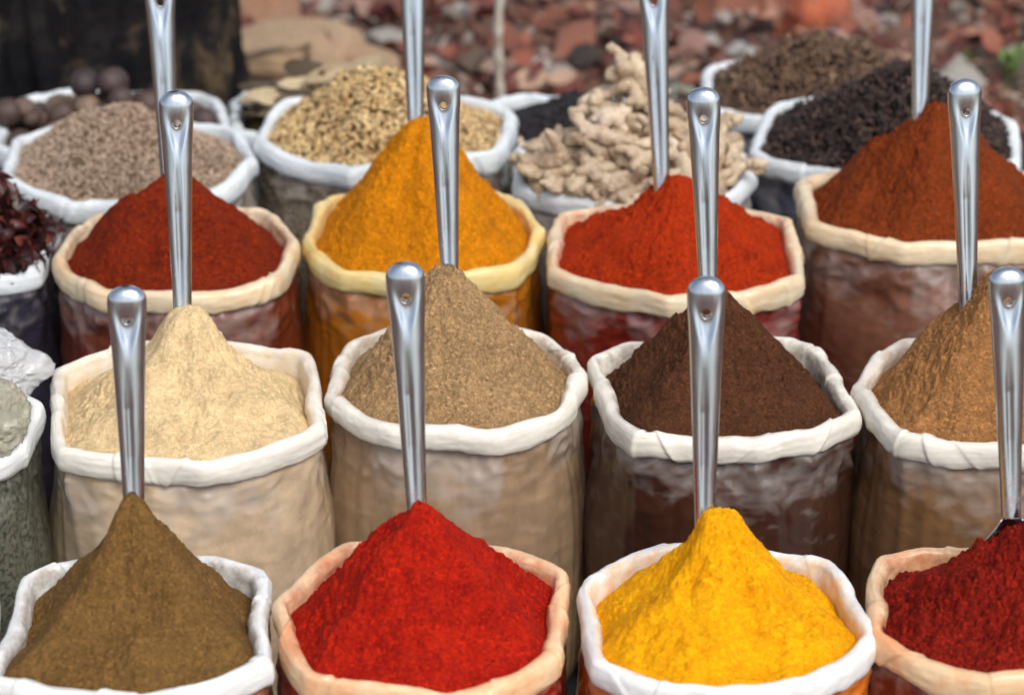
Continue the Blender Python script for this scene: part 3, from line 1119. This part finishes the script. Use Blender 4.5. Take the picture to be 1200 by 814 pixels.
def ginger_material():
    m = NT('dried_ginger_skin')
    col = m.ramp(m.objrand(), [(0, lin((180, 160, 134))), (.35, lin((212, 194, 166))), (.7, lin((192, 170, 140))), (1, lin((226, 208, 184)))])
    col = m.mix(m.rng(m.noise(60, 5, .7), .40, .62, 0, .85), col, m.mix(.5, col, lin((120, 80, 54))))  # brown blotches put crevice shading into the skin colour
    col = m.mix(m.rng(m.noise(40, 3, .6), .6, .72, 0, .6), col, lin((232, 212, 180)))  # pale blotches: highlights put into the colour as well
    m.base(col)
    m.set(Roughness=.85)
    m.bump(m.noise(260, 4, .7), .5, .002)
    return m.m


GM = ginger_material()
ginger_meshes = [ginger_mesh(100 + i) for i in range(9)]
for me_ in ginger_meshes:
    me_.materials.clear()
    me_.materials.append(GM)

I = INFO['ginger']
V, F, ggrid, gp = heap_surface('ginger', (752, 130), SHOULDER, nr=50, na=160, zfront=.018, zback=-.03, yoff=.01)
o = obj('ginger_chips', mesh_np('ginger_chips', V, F), powder_mat('ginger_chip_bed', (176, 146, 114), .5, coarse=.5), loc=(I['c'].x, I['c'].y, 0))
tag(o, 'broken ginger chips filling the gaps beneath the whole dried ginger roots', 'ginger', kind='stuff')


def place_root(p, k, s, label, e=None, group='dried ginger roots heaped in one sack'):
    o = obj('ginger_root', ginger_meshes[k % 9], None)
    o.location = p
    o.rotation_euler = e if e else (random.uniform(-.5, .5), random.uniform(-.4, .4), random.uniform(0, 6.3))
    o.scale = (s, s, s)
    tag(o, label, 'ginger root', group)
    return o


gc = Vector((I['c'].x, I['c'].y, 0))
P, N = sample_surface(ggrid, 400, 5)
# spread by keeping points apart
keep = []
for i in range(400):
    if all(np.linalg.norm(P[i] - P[j]) > .022 for j in keep):
        keep.append(i)
def pixel(p):
    d = Vector(p) - Vector((0, 0, CAM_Z))
    w = d.y * math.cos(PITCH) - d.z * math.sin(PITCH)
    return 600 + F_PX * d.x / w, 407 - F_PX * (d.y * math.sin(PITCH) + d.z * math.cos(PITCH)) / w


for i in keep[:110]:
    px_, py_ = pixel(Vector(P[i]) + gc)
    if px_ < 700 and py_ < 172 - (px_ - 600) * .35:      # the slope falls away here, down to the black seeds
        continue
    p = Vector(P[i]) + Vector(N[i]) * random.uniform(.004, .012) + gc
    place_root(p, random.randrange(9), random.uniform(.72, 1.12), 'knobbly pale dried ginger root lying in the lower ginger heap')
for q in range(15):                                       # roots piled along the mouth of the sack
    an = math.radians(196 + 148 * q / 14)
    rr = float(I['ol'](np.array([an]))[0]) * .93
    place_root(gc + Vector((rr * math.cos(an), rr * math.sin(an), I['rim'] + .012 + .012 * random.random())), q * 2 + 1, random.uniform(.9, 1.15),
               'knobbly pale dried ginger root lying along the sack rim under the heap', (random.uniform(-.4, .4), random.uniform(-.3, .3), an + 1.57 + random.uniform(-.6, .6)))
# the tall clump on top
Yg = I['c'].y + .012
TOP = [
    (735, 80, 1.25, (1.2, .5, 1.2), 'pale ginger root standing topmost on the heap, against the steel scoop'),
    (755, 92, 1.25, (.3, 1.1, .4), 'thick ginger root of the top clump, just behind the scoop handle'),
    (722, 112, 1.1, (.2, .8, 2.3), 'ginger root slanting down below the topmost one'),
    (706, 124, 1.1, (.1, -.1, .2), 'ginger root jutting out sideways over the black seeds'),
    (752, 122, 1.15, (.6, .9, .9), 'ginger root bridging the middle of the clump beside the scoop'),
    (720, 140, 1.15, (.3, .2, .5), 'broad ginger root under the clump, above the slanting ones'),
    (690, 156, 1.2, (.2, -.2, .6), 'long ginger root sloping down towards the coriander sack'),
    (636, 182, 1.25, (.6, .1, 2.2), 'fat branched ginger root at the edge over the golden turmeric sack'),
    (668, 178, 1.2, (.2, .2, 1.2), 'ginger root beside the fat branched one at the heap edge'),
    (705, 188, 1.35, (.1, .05, 3.0), 'long smooth ginger root lying level across the heap'),
    (668, 204, 1.25, (.2, -.1, .35), 'ginger root lying lowest above the rim beside the golden turmeric'),
    (738, 100, 1.2, (.5, -.6, 2.0), 'ginger root wedged upright inside the top clump'),
    (760, 150, 1.1, (.4, .2, 1.9), 'ginger root behind the scoop handle halfway down the heap'),
    (708, 166, 1.2, (.1, .2, 2.7), 'ginger root lying across the dark gap mid-heap'),
]
for q, (px, py, s, e, lab) in enumerate(TOP):
    yy = Yg + (.02 if py < 130 else -.03 if py < 160 else -.075)
    place_root(at(px, py, yy), q, s, lab, e)


def nutmegs():
    I = INFO['nutmeg']
    V, F, grid, p = heap_surface('nutmeg', (118, 124), BROAD, nr=40, na=140, zfront=-.03, zback=-.045)
    o = obj('nutmeg_bed', mesh_np('nutmeg_bed', V, F), powder_mat('nutmeg_dust', (36, 28, 28), .5), loc=(I['c'].x, I['c'].y, 0))  # plain dark surface under the separate nutmegs
    tag(o, 'dark layer of nutmegs further down inside the sack by the trunk', 'nutmeg', kind='stuff')
    g = np.random.default_rng(9)
    mes = []
    m = NT('nutmeg_shell')
    col = m.ramp(m.objrand(), [(0, lin((56, 44, 42))), (.4, lin((88, 68, 60))), (.75, lin((72, 58, 54))), (1, lin((146, 120, 100)))])
    col = m.mix(m.rng(m.noise(45, 5, .65), .4, .7, 0, .8), col, m.mix(.55, col, lin((34, 26, 26))))
    m.base(col)
    m.set(Roughness=.6)
    m.bump(m.noise(150, 4, .6), .35, .003)
    for k in range(4):
        a = np.linspace(0, 2 * np.pi, 36, endpoint=False)
        v = np.linspace(0.02, np.pi - 0.02, 24)
        A, T = np.meshgrid(a, v)
        r = .0205 * (1 + .05 * perlin(P3(np.sin(T) * np.cos(A) * 2 + k * 9, np.sin(T) * np.sin(A) * 2, np.cos(T) * 2)))
        r = r + .0006 * perlin(P3(np.sin(T) * np.cos(A) * 9 + k * 9, np.sin(T) * np.sin(A) * 9, np.cos(T) * 4))
        me = mesh_np('nutmeg', P3(r * np.sin(T) * np.cos(A), r * np.sin(T) * np.sin(A), 1.18 * r * np.cos(T)).reshape(-1, 3), grid_faces(36, 24))
        me.materials.append(m.m)
        mes.append(me)
    named = [  # px, py, size, label
        (99, 97, 1.12, 'dark round nutmeg topmost on the heap, touching its brown twin'),
        (132, 96, 1.10, 'smooth brown nutmeg at the top of the heap, glossier than its twin'),
        (103, 126, 1.0, 'nutmeg directly below the topmost dark one'),
        (142, 119, 1.05, 'dark nutmeg below the smooth brown one'),
        (174, 121, .95, 'greyish nutmeg half hidden by the steel scoop'),
        (238, 142, 1.05, 'pale brown nutmeg alone against the sack rim beyond the scoop'),
        (10, 132, 1.1, 'large nutmeg cut off at the edge of the photo'),
        (38, 138, .72, 'small pale nutmeg in front of the large cut-off one'),
        (72, 134, .95, 'tan nutmeg leaning on the inner rim by the trunk'),
        (30, 127, .80, 'blackish nutmeg behind the small pale one'),
    ]
    n0 = len(named)
    pts = []
    for px, py, s, lab in named:
        pp = at(px, py, I['c'].y + (.0 if py > 110 else .02))
        pts.append(pp)
        o = obj('nutmeg', mes[len(pts) % 4], None)
        o.location = pp
        o.rotation_euler = g.uniform(0, 6, 3)
        o.scale = (s,) * 3
        tag(o, lab, 'nutmeg', 'nutmegs in the sack before the trunk')
    P, N = sample_surface(grid, 260, 3)
    kept = []
    for i in range(260):
        p = Vector(P[i]) + Vector((I['c'].x, I['c'].y, 0)) + Vector((0, 0, .008))
        qx = pixel(p)
        if qx[0] < 90 and qx[1] < 126 or qx[0] > 180 and qx[1] < 124:
            continue
        if all((p - q).length > .034 for q in pts + kept):
            kept.append(p)
    for p in kept[:36]:
        o = obj('nutmeg', mes[int(g.integers(4))], None)
        o.location = p
        o.rotation_euler = g.uniform(0, 6, 3)
        o.scale = (g.uniform(.85, 1.1),) * 3
        tag(o, 'plain dark brown nutmeg in the lower layer of the nutmeg sack', 'nutmeg', 'nutmegs in the sack before the trunk')


nutmegs()


def leaf_mesh(L, W, seed, curl=.55):
    g = np.random.default_rng(seed)
    nu, nv = 26, 13
    u = np.linspace(0, 1, nu)
    w = W * .5 * np.sin(np.pi * u ** .85) ** .8 + .0008
    U, S = np.meshgrid(u, np.linspace(-1, 1, nv))
    X = (U - .5) * L
    Yv = S * w[None, :]
    Z = curl * L * ((U - .5) ** 2) * g.uniform(.4, 1.2) + .9 * (Yv ** 2) / W * g.uniform(.2, .9) + .0018 * perlin(P3(X * 60 + seed, Yv * 60, 0.5)) + .0012 * np.exp(-(S * 6) ** 2)
    return mesh_np('leaf', P3(X, Yv, Z).reshape(-1, 3), grid_faces(nu, nv, wrap_u=False))


def leaf_mat(name, cols):
    m = NT(name)
    col = m.ramp(m.objrand(), [(i / (len(cols) - 1), lin(c)) for i, c in enumerate(cols)])
    col = m.mix(m.rng(m.noise(50, 4, .65), .4, .7, 0, .6), col, m.mix(.5, col, lin((90, 70, 44))))
    m.base(col)
    m.set(Roughness=.6)
    m.bump(m.noise(120, 4, .6), .3, .002)
    return m.m


def bay_leaves():
    I = INFO['bay']
    V, F, grid, p = heap_surface('bay', (385, 98), DOME, nr=40, na=120, zfront=-.02, zback=-.035)
    o = obj('leaf_litter', mesh_np('leaf_litter', V, F), powder_mat('leaf_crumbs', (62, 48, 32), .6, coarse=.8), loc=(I['c'].x, I['c'].y, 0))
    tag(o, 'crushed leaf bits beneath the whole bay leaves', 'bay leaf', kind='stuff')
    pale = leaf_mat('pale_bay_leaf', [(184, 164, 130), (160, 142, 112), (200, 182, 148)])
    dark = leaf_mat('dark_bay_leaf', [(74, 56, 38), (58, 50, 36), (96, 78, 50)])
    mid = leaf_mat('olive_bay_leaf', [(100, 86, 62), (120, 104, 76), (84, 74, 54)])
    named = [
        (312, 118, .105, .034, (.35, .10, .62), pale, .0, 'pale tan bay leaf with a dark spot hanging over the sack rim'),
        (386, 90, .110, .032, (.95, -.10, .55), pale, .03, 'broad pale bay leaf lying flat at the top of the leaf heap'),
        (352, 80, .085, .030, (.9, .2, .8), dark, .045, 'curled dark brown bay leaf poking up behind the pale ones'),
        (306, 104, .085, .026, (.5, .1, .5), dark, .03, 'blackish bay leaf under the pale one at the rim'),
        (428, 78, .095, .028, (1.0, -.25, .35), pale, .06, 'light brown bay leaf just above the coriander seed peak'),
        (345, 112, .09, .03, (.7, .0, .7), dark, .005, 'dark olive bay leaf wedged between the two pale leaves'),
        (292, 136, .07, .03, (.9, .4, 1.1), dark, -.02, 'dark red-brown bay leaf tucked inside the rim'),
    ]
    for q, (px, py, L, W, e, mt, dy, lab) in enumerate(named):
        o = obj('bay_leaf', leaf_mesh(L, W, 20 + q), mt, loc=at(px, py, I['c'].y + dy))
        o.rotation_euler = e
        s = o.modifiers.new('thick', 'SOLIDIFY')
        s.thickness = .0006
        tag(o, lab, 'bay leaf', 'bay leaves in the small white sack')
    P, N = sample_surface(grid, 40, 8)
    lm = [leaf_mesh(.08 + .008 * k, .03 + .002 * (k % 3), 60 + k) for k in range(6)]
    for k, me_ in enumerate(lm):
        me_.materials.append((mid, dark, pale)[k % 3])
    g = np.random.default_rng(2)
    for i in range(34):
        o = obj('bay_leaf', lm[i % 6], None)
        o.location = Vector(P[i]) * 1.0 + Vector((I['c'].x, I['c'].y, .008 + .01 * g.random()))
        k = Vector((P[i][0], P[i][1], 0)) * -.18
        o.location += k
        o.rotation_euler = (g.normal(0, .35), g.normal(0, .3), g.normal(.5, .6))
        s = o.modifiers.new('thick', 'SOLIDIFY')
        s.thickness = .0006
        tag(o, 'olive-tan bay leaf buried deeper in the heap behind the coriander seeds', 'bay leaf', 'bay leaves in the small white sack')


bay_leaves()


# ------------------------------------------------------------------ crumpled plastic bags by the herb sack
def crumpled(name, c, rx, ry, rz, seed, mat, label, tail=None):
    nu, nv = 200, 130
    a = np.linspace(0, 2 * np.pi, nu, endpoint=False)
    v = np.linspace(0.01, np.pi - 0.01, nv)
    A, T = np.meshgrid(a, v)
    d = P3(np.sin(T) * np.cos(A), np.sin(T) * np.sin(A), np.cos(T))
    k = 1 + .16 * perlin(d * 1.6 + seed)
    for s, am in ((2.6, .14), (5.5, .10), (11, .055), (22, .025)):
        k = k + am * (.35 - np.abs(perlin(d * s + seed * 1.7)))
    if tail is not None:
        td = np.array(tail) / np.linalg.norm(tail)
        k = k + .45 * np.clip((d @ td - .86) / .14, 0, 1) ** 2
    V = d * k[..., None] * np.array([rx, ry, rz])
    me = mesh_np('film', V.reshape(-1, 3), grid_faces(nu, nv))
    attr(me, 'fold', np.clip(.5 + 2.2 * perlin(d * 7 + seed * 1.7), 0, 1).ravel())
    o = obj(name, me, mat, loc=c)
    tag(o, label, 'plastic bag')
    return o


def film_mat(name, c1, c2):
    m = NT(name)
    f = m.ridged(26, 4)
    m.base(m.mix(m.rng(f, .3, .8), lin(c1), lin(c2)))
    m.set(Roughness=.16)
    m.lk(m.rng(f, .2, .8, .62, .95), m.b.inputs['Alpha'])
    m.bump(m.ridged(48, 4), .5, .006)
    return m.m


pI = INFO['herb']
fm1 = film_mat('white_crumpled_film', (214, 216, 217), (250, 250, 250))
fm2 = film_mat('yellowish_packet_film', (176, 172, 150), (244, 242, 226))
crumpled('plastic_bag', at(-14, 434, pI['c'].y + .115), .052, .055, .046, 3, fm1,
         'crumpled white plastic bag resting above the herb sack, behind the packet', tail=(1, .1, .05))
crumpled('plastic_bag', at(-30, 494, pI['c'].y - .02), .062, .075, .050, 8, fm2,
         'crumpled clear packet with yellowish contents in the mouth of the herb sack')
V, F, _, p = heap_surface('herb', (-104, 510), DOME, nr=40, na=140, zfront=-.045, zback=-.05)
o = obj('herb_heap', mesh_np('herb_heap', V, F), powder_mat('dry_herb', (88, 90, 66), .6, coarse=.7), loc=(pI['c'].x, pI['c'].y, 0))
tag(o, 'grey-green dried herb under the plastic packet in its sack', 'spice heap')

# ------------------------------------------------------------------ rubble, stones, stake, weeds behind
def rock_mesh(seed, brick=False):
    g = np.random.default_rng(seed)
    bm = bmesh.new()
    if brick:
        bmesh.ops.create_cube(bm, size=1)
        for v in bm.verts:
            v.co.x *= g.uniform(.75, 1.1)
            v.co.y *= .62
            v.co.z *= .42
            v.co += Vector(g.normal(0, .07, 3))
    else:
        for _ in range(26):
            d = Vector(g.normal(size=3)).normalized()
            bm.verts.new(Vector((d.x * .55, d.y * .45, d.z * .33)) * g.uniform(.8, 1.05))
        bmesh.ops.convex_hull(bm, input=bm.verts[:])
        loose = [v for v in bm.verts if not v.link_faces]
        bmesh.ops.delete(bm, geom=loose, context='VERTS')
    bmesh.ops.bevel(bm, geom=bm.edges[:], offset=.045, segments=2, affect='EDGES', profile=.6)
    bmesh.ops.triangulate(bm, faces=bm.faces[:])
    bmesh.ops.subdivide_edges(bm, edges=bm.edges[:], cuts=1, use_grid_fill=True)
    for v in bm.verts:
        k = float(perlin(np.array(v.co) * 4 + seed)) * .05 + float(perlin(np.array(v.co) * 11 + seed)) * .025
        v.co += v.co.normalized() * k
    bmesh.ops.recalc_face_normals(bm, faces=bm.faces)
    me = bpy.data.meshes.new('stone')
    bm.to_mesh(me)
    bm.free()
    for p in me.polygons:
        p.use_smooth = True
    return me


M_RED = rock_mat('dark_red_brick', [(92, 38, 34), (120, 50, 42), (76, 36, 34), (142, 70, 58)])
M_BRK = rock_mat('orange_brick', [(170, 98, 74), (152, 84, 66), (190, 124, 98), (148, 92, 78)])
M_PNK = rock_mat('pinkish_stone', [(190, 146, 128), (168, 126, 114), (206, 172, 156)])
M_WHT = rock_mat('white_stone', [(206, 200, 192), (186, 180, 170), (222, 218, 212)])
M_GRY = rock_mat('grey_brown_stone', [(112, 96, 84), (88, 78, 72), (134, 116, 100)])
M_DRK = rock_mat('dark_brown_stone', [(48, 34, 32), (62, 44, 40), (36, 28, 30)])
KINDS = [
    (M_RED, 'dark red brick fragment among the rubble behind the sacks', 'dark red brick fragments', .25),
    (M_BRK, 'orange-brown brick lump among the rubble behind the sacks', 'orange-brown brick lumps', .22),
    (M_PNK, 'pinkish-grey stone among the rubble behind the sacks', 'pinkish-grey stones', .22),
    (M_WHT, 'whitish stone chip among the rubble behind the sacks', 'whitish stone chips', .13),
    (M_GRY, 'grey-brown stone among the rubble behind the sacks', 'grey-brown stones', .11),
    (M_DRK, 'blackish-brown stone among the rubble behind the sacks', 'blackish-brown stones', .12),
]
base_rocks = [rock_mesh(200 + i, brick=i % 3 == 0) for i in range(9)]
rocks = {}
for kk, (mt, *_r) in enumerate(KINDS):
    for i, me_ in enumerate(base_rocks):
        c = me_.copy()
        c.materials.clear()
        c.materials.append(mt)
        rocks[(kk, i)] = c


def stone(p, s, me, label, group=None, cat='stone', rot=None):
    o = bpy.data.objects.new('stone', me)
    COL.objects.link(o)
    o.location = p
    o.scale = (s, s, s)
    o.rotation_euler = rot if rot else (random.uniform(-.4, .4), random.uniform(-.4, .4), random.uniform(0, 6.3))
    tag(o, label, cat, group)
    return o


def own_rock(px, py, s, mt, seed, label, sc=(1, 1, 1), cat='stone', brick=False, zf=.18, rot=None):
    me = rock_mesh(seed, brick)
    me.materials.append(mt)
    p = on_plane(px, py, s * zf)
    o = stone(p, s, me, label, cat=cat, rot=rot)
    o.scale = (s * sc[0], s * sc[1], s * sc[2])
    return p, o


placed = []
for (px, py, s, mt, seed, lab, sc, br, rot) in [
    (345, 62, .30, rock_mat('tan_boulder', [(192, 162, 128)] * 2), 301, 'large tan boulder with a flat top behind the bay leaves', (1.1, .8, .8), False, (.1, .1, .3)),
    (322, 18, .26, rock_mat('brown_boulder', [(176, 130, 98)] * 2), 302, 'warm brown boulder further back beside the tree trunk', (1.1, .8, .8), False, (.1, -.1, .9)),
    (424, 66, .22, rock_mat('sandy_slab', [(196, 162, 130)] * 2), 303, 'sandy stone slab just above the bay leaf heap', (1.1, .7, .5), False, (0, .1, -.2)),
    (300, 92, .12, M_WHT, 304, 'whitish stone between the trunk and the tan boulder', (1, .8, .8), False, (0, .1, .2)),
    (455, 48, .12, M_WHT, 305, 'white angular stone beside the golden turmeric scoop', (1, .8, .7), False, (0, .2, .8)),
    (505, 66, .11, M_WHT, 306, 'white stone lying just beyond the golden turmeric scoop', (1, .6, .7), False, (.2, .3, -.5)),
    (962, 26, .17, rock_mat('bright_orange_brick', [(206, 106, 66)] * 2), 307, 'bright orange brick chunk behind the brown dried buds', (1, .8, 1.2), False, (.1, .1, .15)),
    (1010, 30, .11, M_PNK, 308, 'pale pinkish rock touching the bright orange brick chunk', (.9, .8, 1), False, (.1, .1, .15)),
    (832, 50, .07, M_WHT, 309, 'rounded white stone behind the brown bud sack', (1, .8, .8), False, (.1, .1, .4)),
    (868, 60, .075, M_WHT, 310, 'flat white stone chip at the back rim of the brown bud sack', (1, .8, .7), False, (.2, .1, -.3)),
    (793, 112, .06, rock_mat('pale_green_stone', [(168, 182, 166)] * 2), 311, 'small pale green stone beside the orange-red chilli scoop', (1.1, .8, 1), True, (0, 0, .1)),
    (1185, 62, .075, M_WHT, 312, 'white stone with a split edge near the green weed', (1.1, .7, .8), False, (.1, .3, .5)),
    (1040, 24, .06, M_WHT, 313, 'small bluish-white chip beside the rust-brown scoop', (1, .8, 1), False, (.3, .2, .5)),
]:
    p, o = own_rock(px, py, s, mt, seed, lab, sc, brick=br, rot=rot)
    placed.append((p.x, p.y, s * .42))

g = np.random.default_rng(12)
cum = np.cumsum([k[3] for k in KINDS])
tries = 0
count = 0
while count < 230 and tries < 9000:
    tries += 1
    px, py = g.uniform(262, 1240), g.uniform(-40, 112)
    s = float(np.clip(g.lognormal(-2.85, .40), .025, .13))
    p = on_plane(px, py, 0)
    if p.y < 4.98 + .02 * g.random() or any((p.x - q[0]) ** 2 + (p.y - q[1]) ** 2 < (.40 * (s * .8 + q[2])) ** 2 for q in placed):
        continue
    kk = int(np.searchsorted(cum, g.random() * cum[-1]))
    placed.append((p.x, p.y, s * .5))
    stone(Vector((p.x, p.y, s * .13)), s, rocks[(kk, int(g.integers(9)))], KINDS[kk][1], KINDS[kk][2])
    count += 1
print('stones', count)


def gravel():
    g = np.random.default_rng(21)
    tv, tf = lathe([(-.5, .03), (-.32, .3), (0, .42), (.3, .3), (.5, .03)], 6)
    tv = tv * np.array([1, .9, .6])
    n = 4200
    P = np.stack([g.uniform(-1.6, 1.6, n), g.uniform(4.97, 6.6, n), g.uniform(.0, .016, n)], 1)
    N = np.tile(np.array([0, 0, 1.0]), (n, 1))
    me = scatter_mesh('gravel', tv, tf, P, N, g.uniform(.010, .034, n), .5, 4)
    m = rock_mat('mixed_gravel', [(90, 34, 30), (150, 96, 78), (60, 42, 38), (176, 150, 132), (130, 60, 46), (44, 32, 30), (200, 190, 180), (110, 84, 70)], seed_by_object=False)
    o = obj('gravel', me, m)
    tag(o, 'loose reddish gravel and grit scattered over the dirt', 'gravel', kind='stuff')
    lf = P3(_u, _v * _wid * 1.2, 0.2 * (_u ** 2) + 0.8 * (_v * _wid) ** 2).reshape(-1, 3)
    n = 1500
    P = np.stack([g.uniform(-1.6, 1.6, n), g.uniform(4.99, 6.6, n), g.uniform(.012, .06, n)], 1)
    me = scatter_mesh('leaf_litter', lf, grid_faces(curl_n, 4, wrap_u=False), P, np.tile(np.array([0, 0, 1.0]), (n, 1)), g.uniform(.03, .075, n), .5, 6)
    o = obj('leaf_litter', me, grain_mat('dry_fallen_leaves', [(116, 50, 42), (154, 90, 68), (92, 62, 50), (196, 162, 136), (132, 64, 50), (62, 42, 38), (170, 114, 90)], .7))
    tag(o, 'dry reddish fallen leaves strewn among the rubble', 'leaf litter', kind='stuff')


gravel()


def stake():
    b = at(583, 112, 4.80)
    b.z = -.02
    top = at(589, -60, 4.90)
    d = top - b
    pts, rad = [], []
    n = 70
    for i in range(n):
        t = i / (n - 1)
        pts.append(b + d * t * 1.25 + Vector((.005 * math.sin(t * 9), 0, 0)))
        rad.append(.0085 + .0012 * math.sin(t * 60) + .0014 * float(perlin(np.array([t * 30, .3, .2]))))
    V, m = tube_chain(pts, rad, 16)
    V = V + .0012 * perlin(V * 70)[:, None]
    me = mesh_np('stake', V, grid_faces(16, m))
    mm = NT('bleached_wood')
    mm.base(mm.mix(mm.rng(mm.noise(50, 4, .6), .35, .7), lin((146, 132, 116)), lin((206, 198, 186))))
    mm.set(Roughness=.85)
    o = obj('stake', me, mm.m)
    tag(o, 'thin bleached knobbly stake standing in the dirt behind the black seeds', 'stake')


stake()


def weed(px, py, seed, label, n=9, h=.07):
    g = np.random.default_rng(seed)
    p = on_plane(px, py, 0)
    root = empty('weed', p)
    tag(root, label, 'weed')
    m = NT('weed_leaf')
    m.base(m.mix(m.noise(40), lin((70, 96, 44)), lin((112, 138, 70))))
    m.set(Roughness=.6)
    V, k = tube_chain([(0, 0, -.01), (.002, 0, h * .4), (0, .003, h * .8), (.003, 0, h)], [.0022, .002, .0016, .001], 8)
    obj('stem', mesh_np('stem', V, grid_faces(8, k)), m.m, root)
    for i in range(n):
        L = float(g.uniform(.028, .05))
        me = leaf_mesh(L, L * .5, seed + i, curl=.5)
        me.transform(Matrix.Translation((L / 2, 0, 0)))
        o = obj('leaf', me, m.m, root, (0, 0, h * (.25 + .75 * i / n)))
        o.rotation_euler = (g.normal(0, .3), g.uniform(-.9, -.1), i * 2.4)


weed(1180, 108, 5, 'small green weed sprouting from the rubble near the split white stone')
weed(1128, 92, 9, 'tiny olive weed at the edge of the groundsheet behind the cloves', n=6, h=.045)

# ------------------------------------------------------------------ check: sacks that would run into each other
ks = list(INFO)
for i, a_ in enumerate(ks):
    for b_ in ks[i + 1:]:
        A_, B_ = INFO[a_], INFO[b_]
        d = B_['c'] - A_['c']
        dist = math.hypot(d.x, d.y)
        th = math.atan2(d.y, d.x)
        ra = float(A_['ol'](np.array([th]))[0]) + .01
        rb = float(B_['ol'](np.array([th + math.pi]))[0]) + .01
        if dist < ra + rb - .004:
            print('overlap', a_, b_, round(ra + rb - dist, 3))
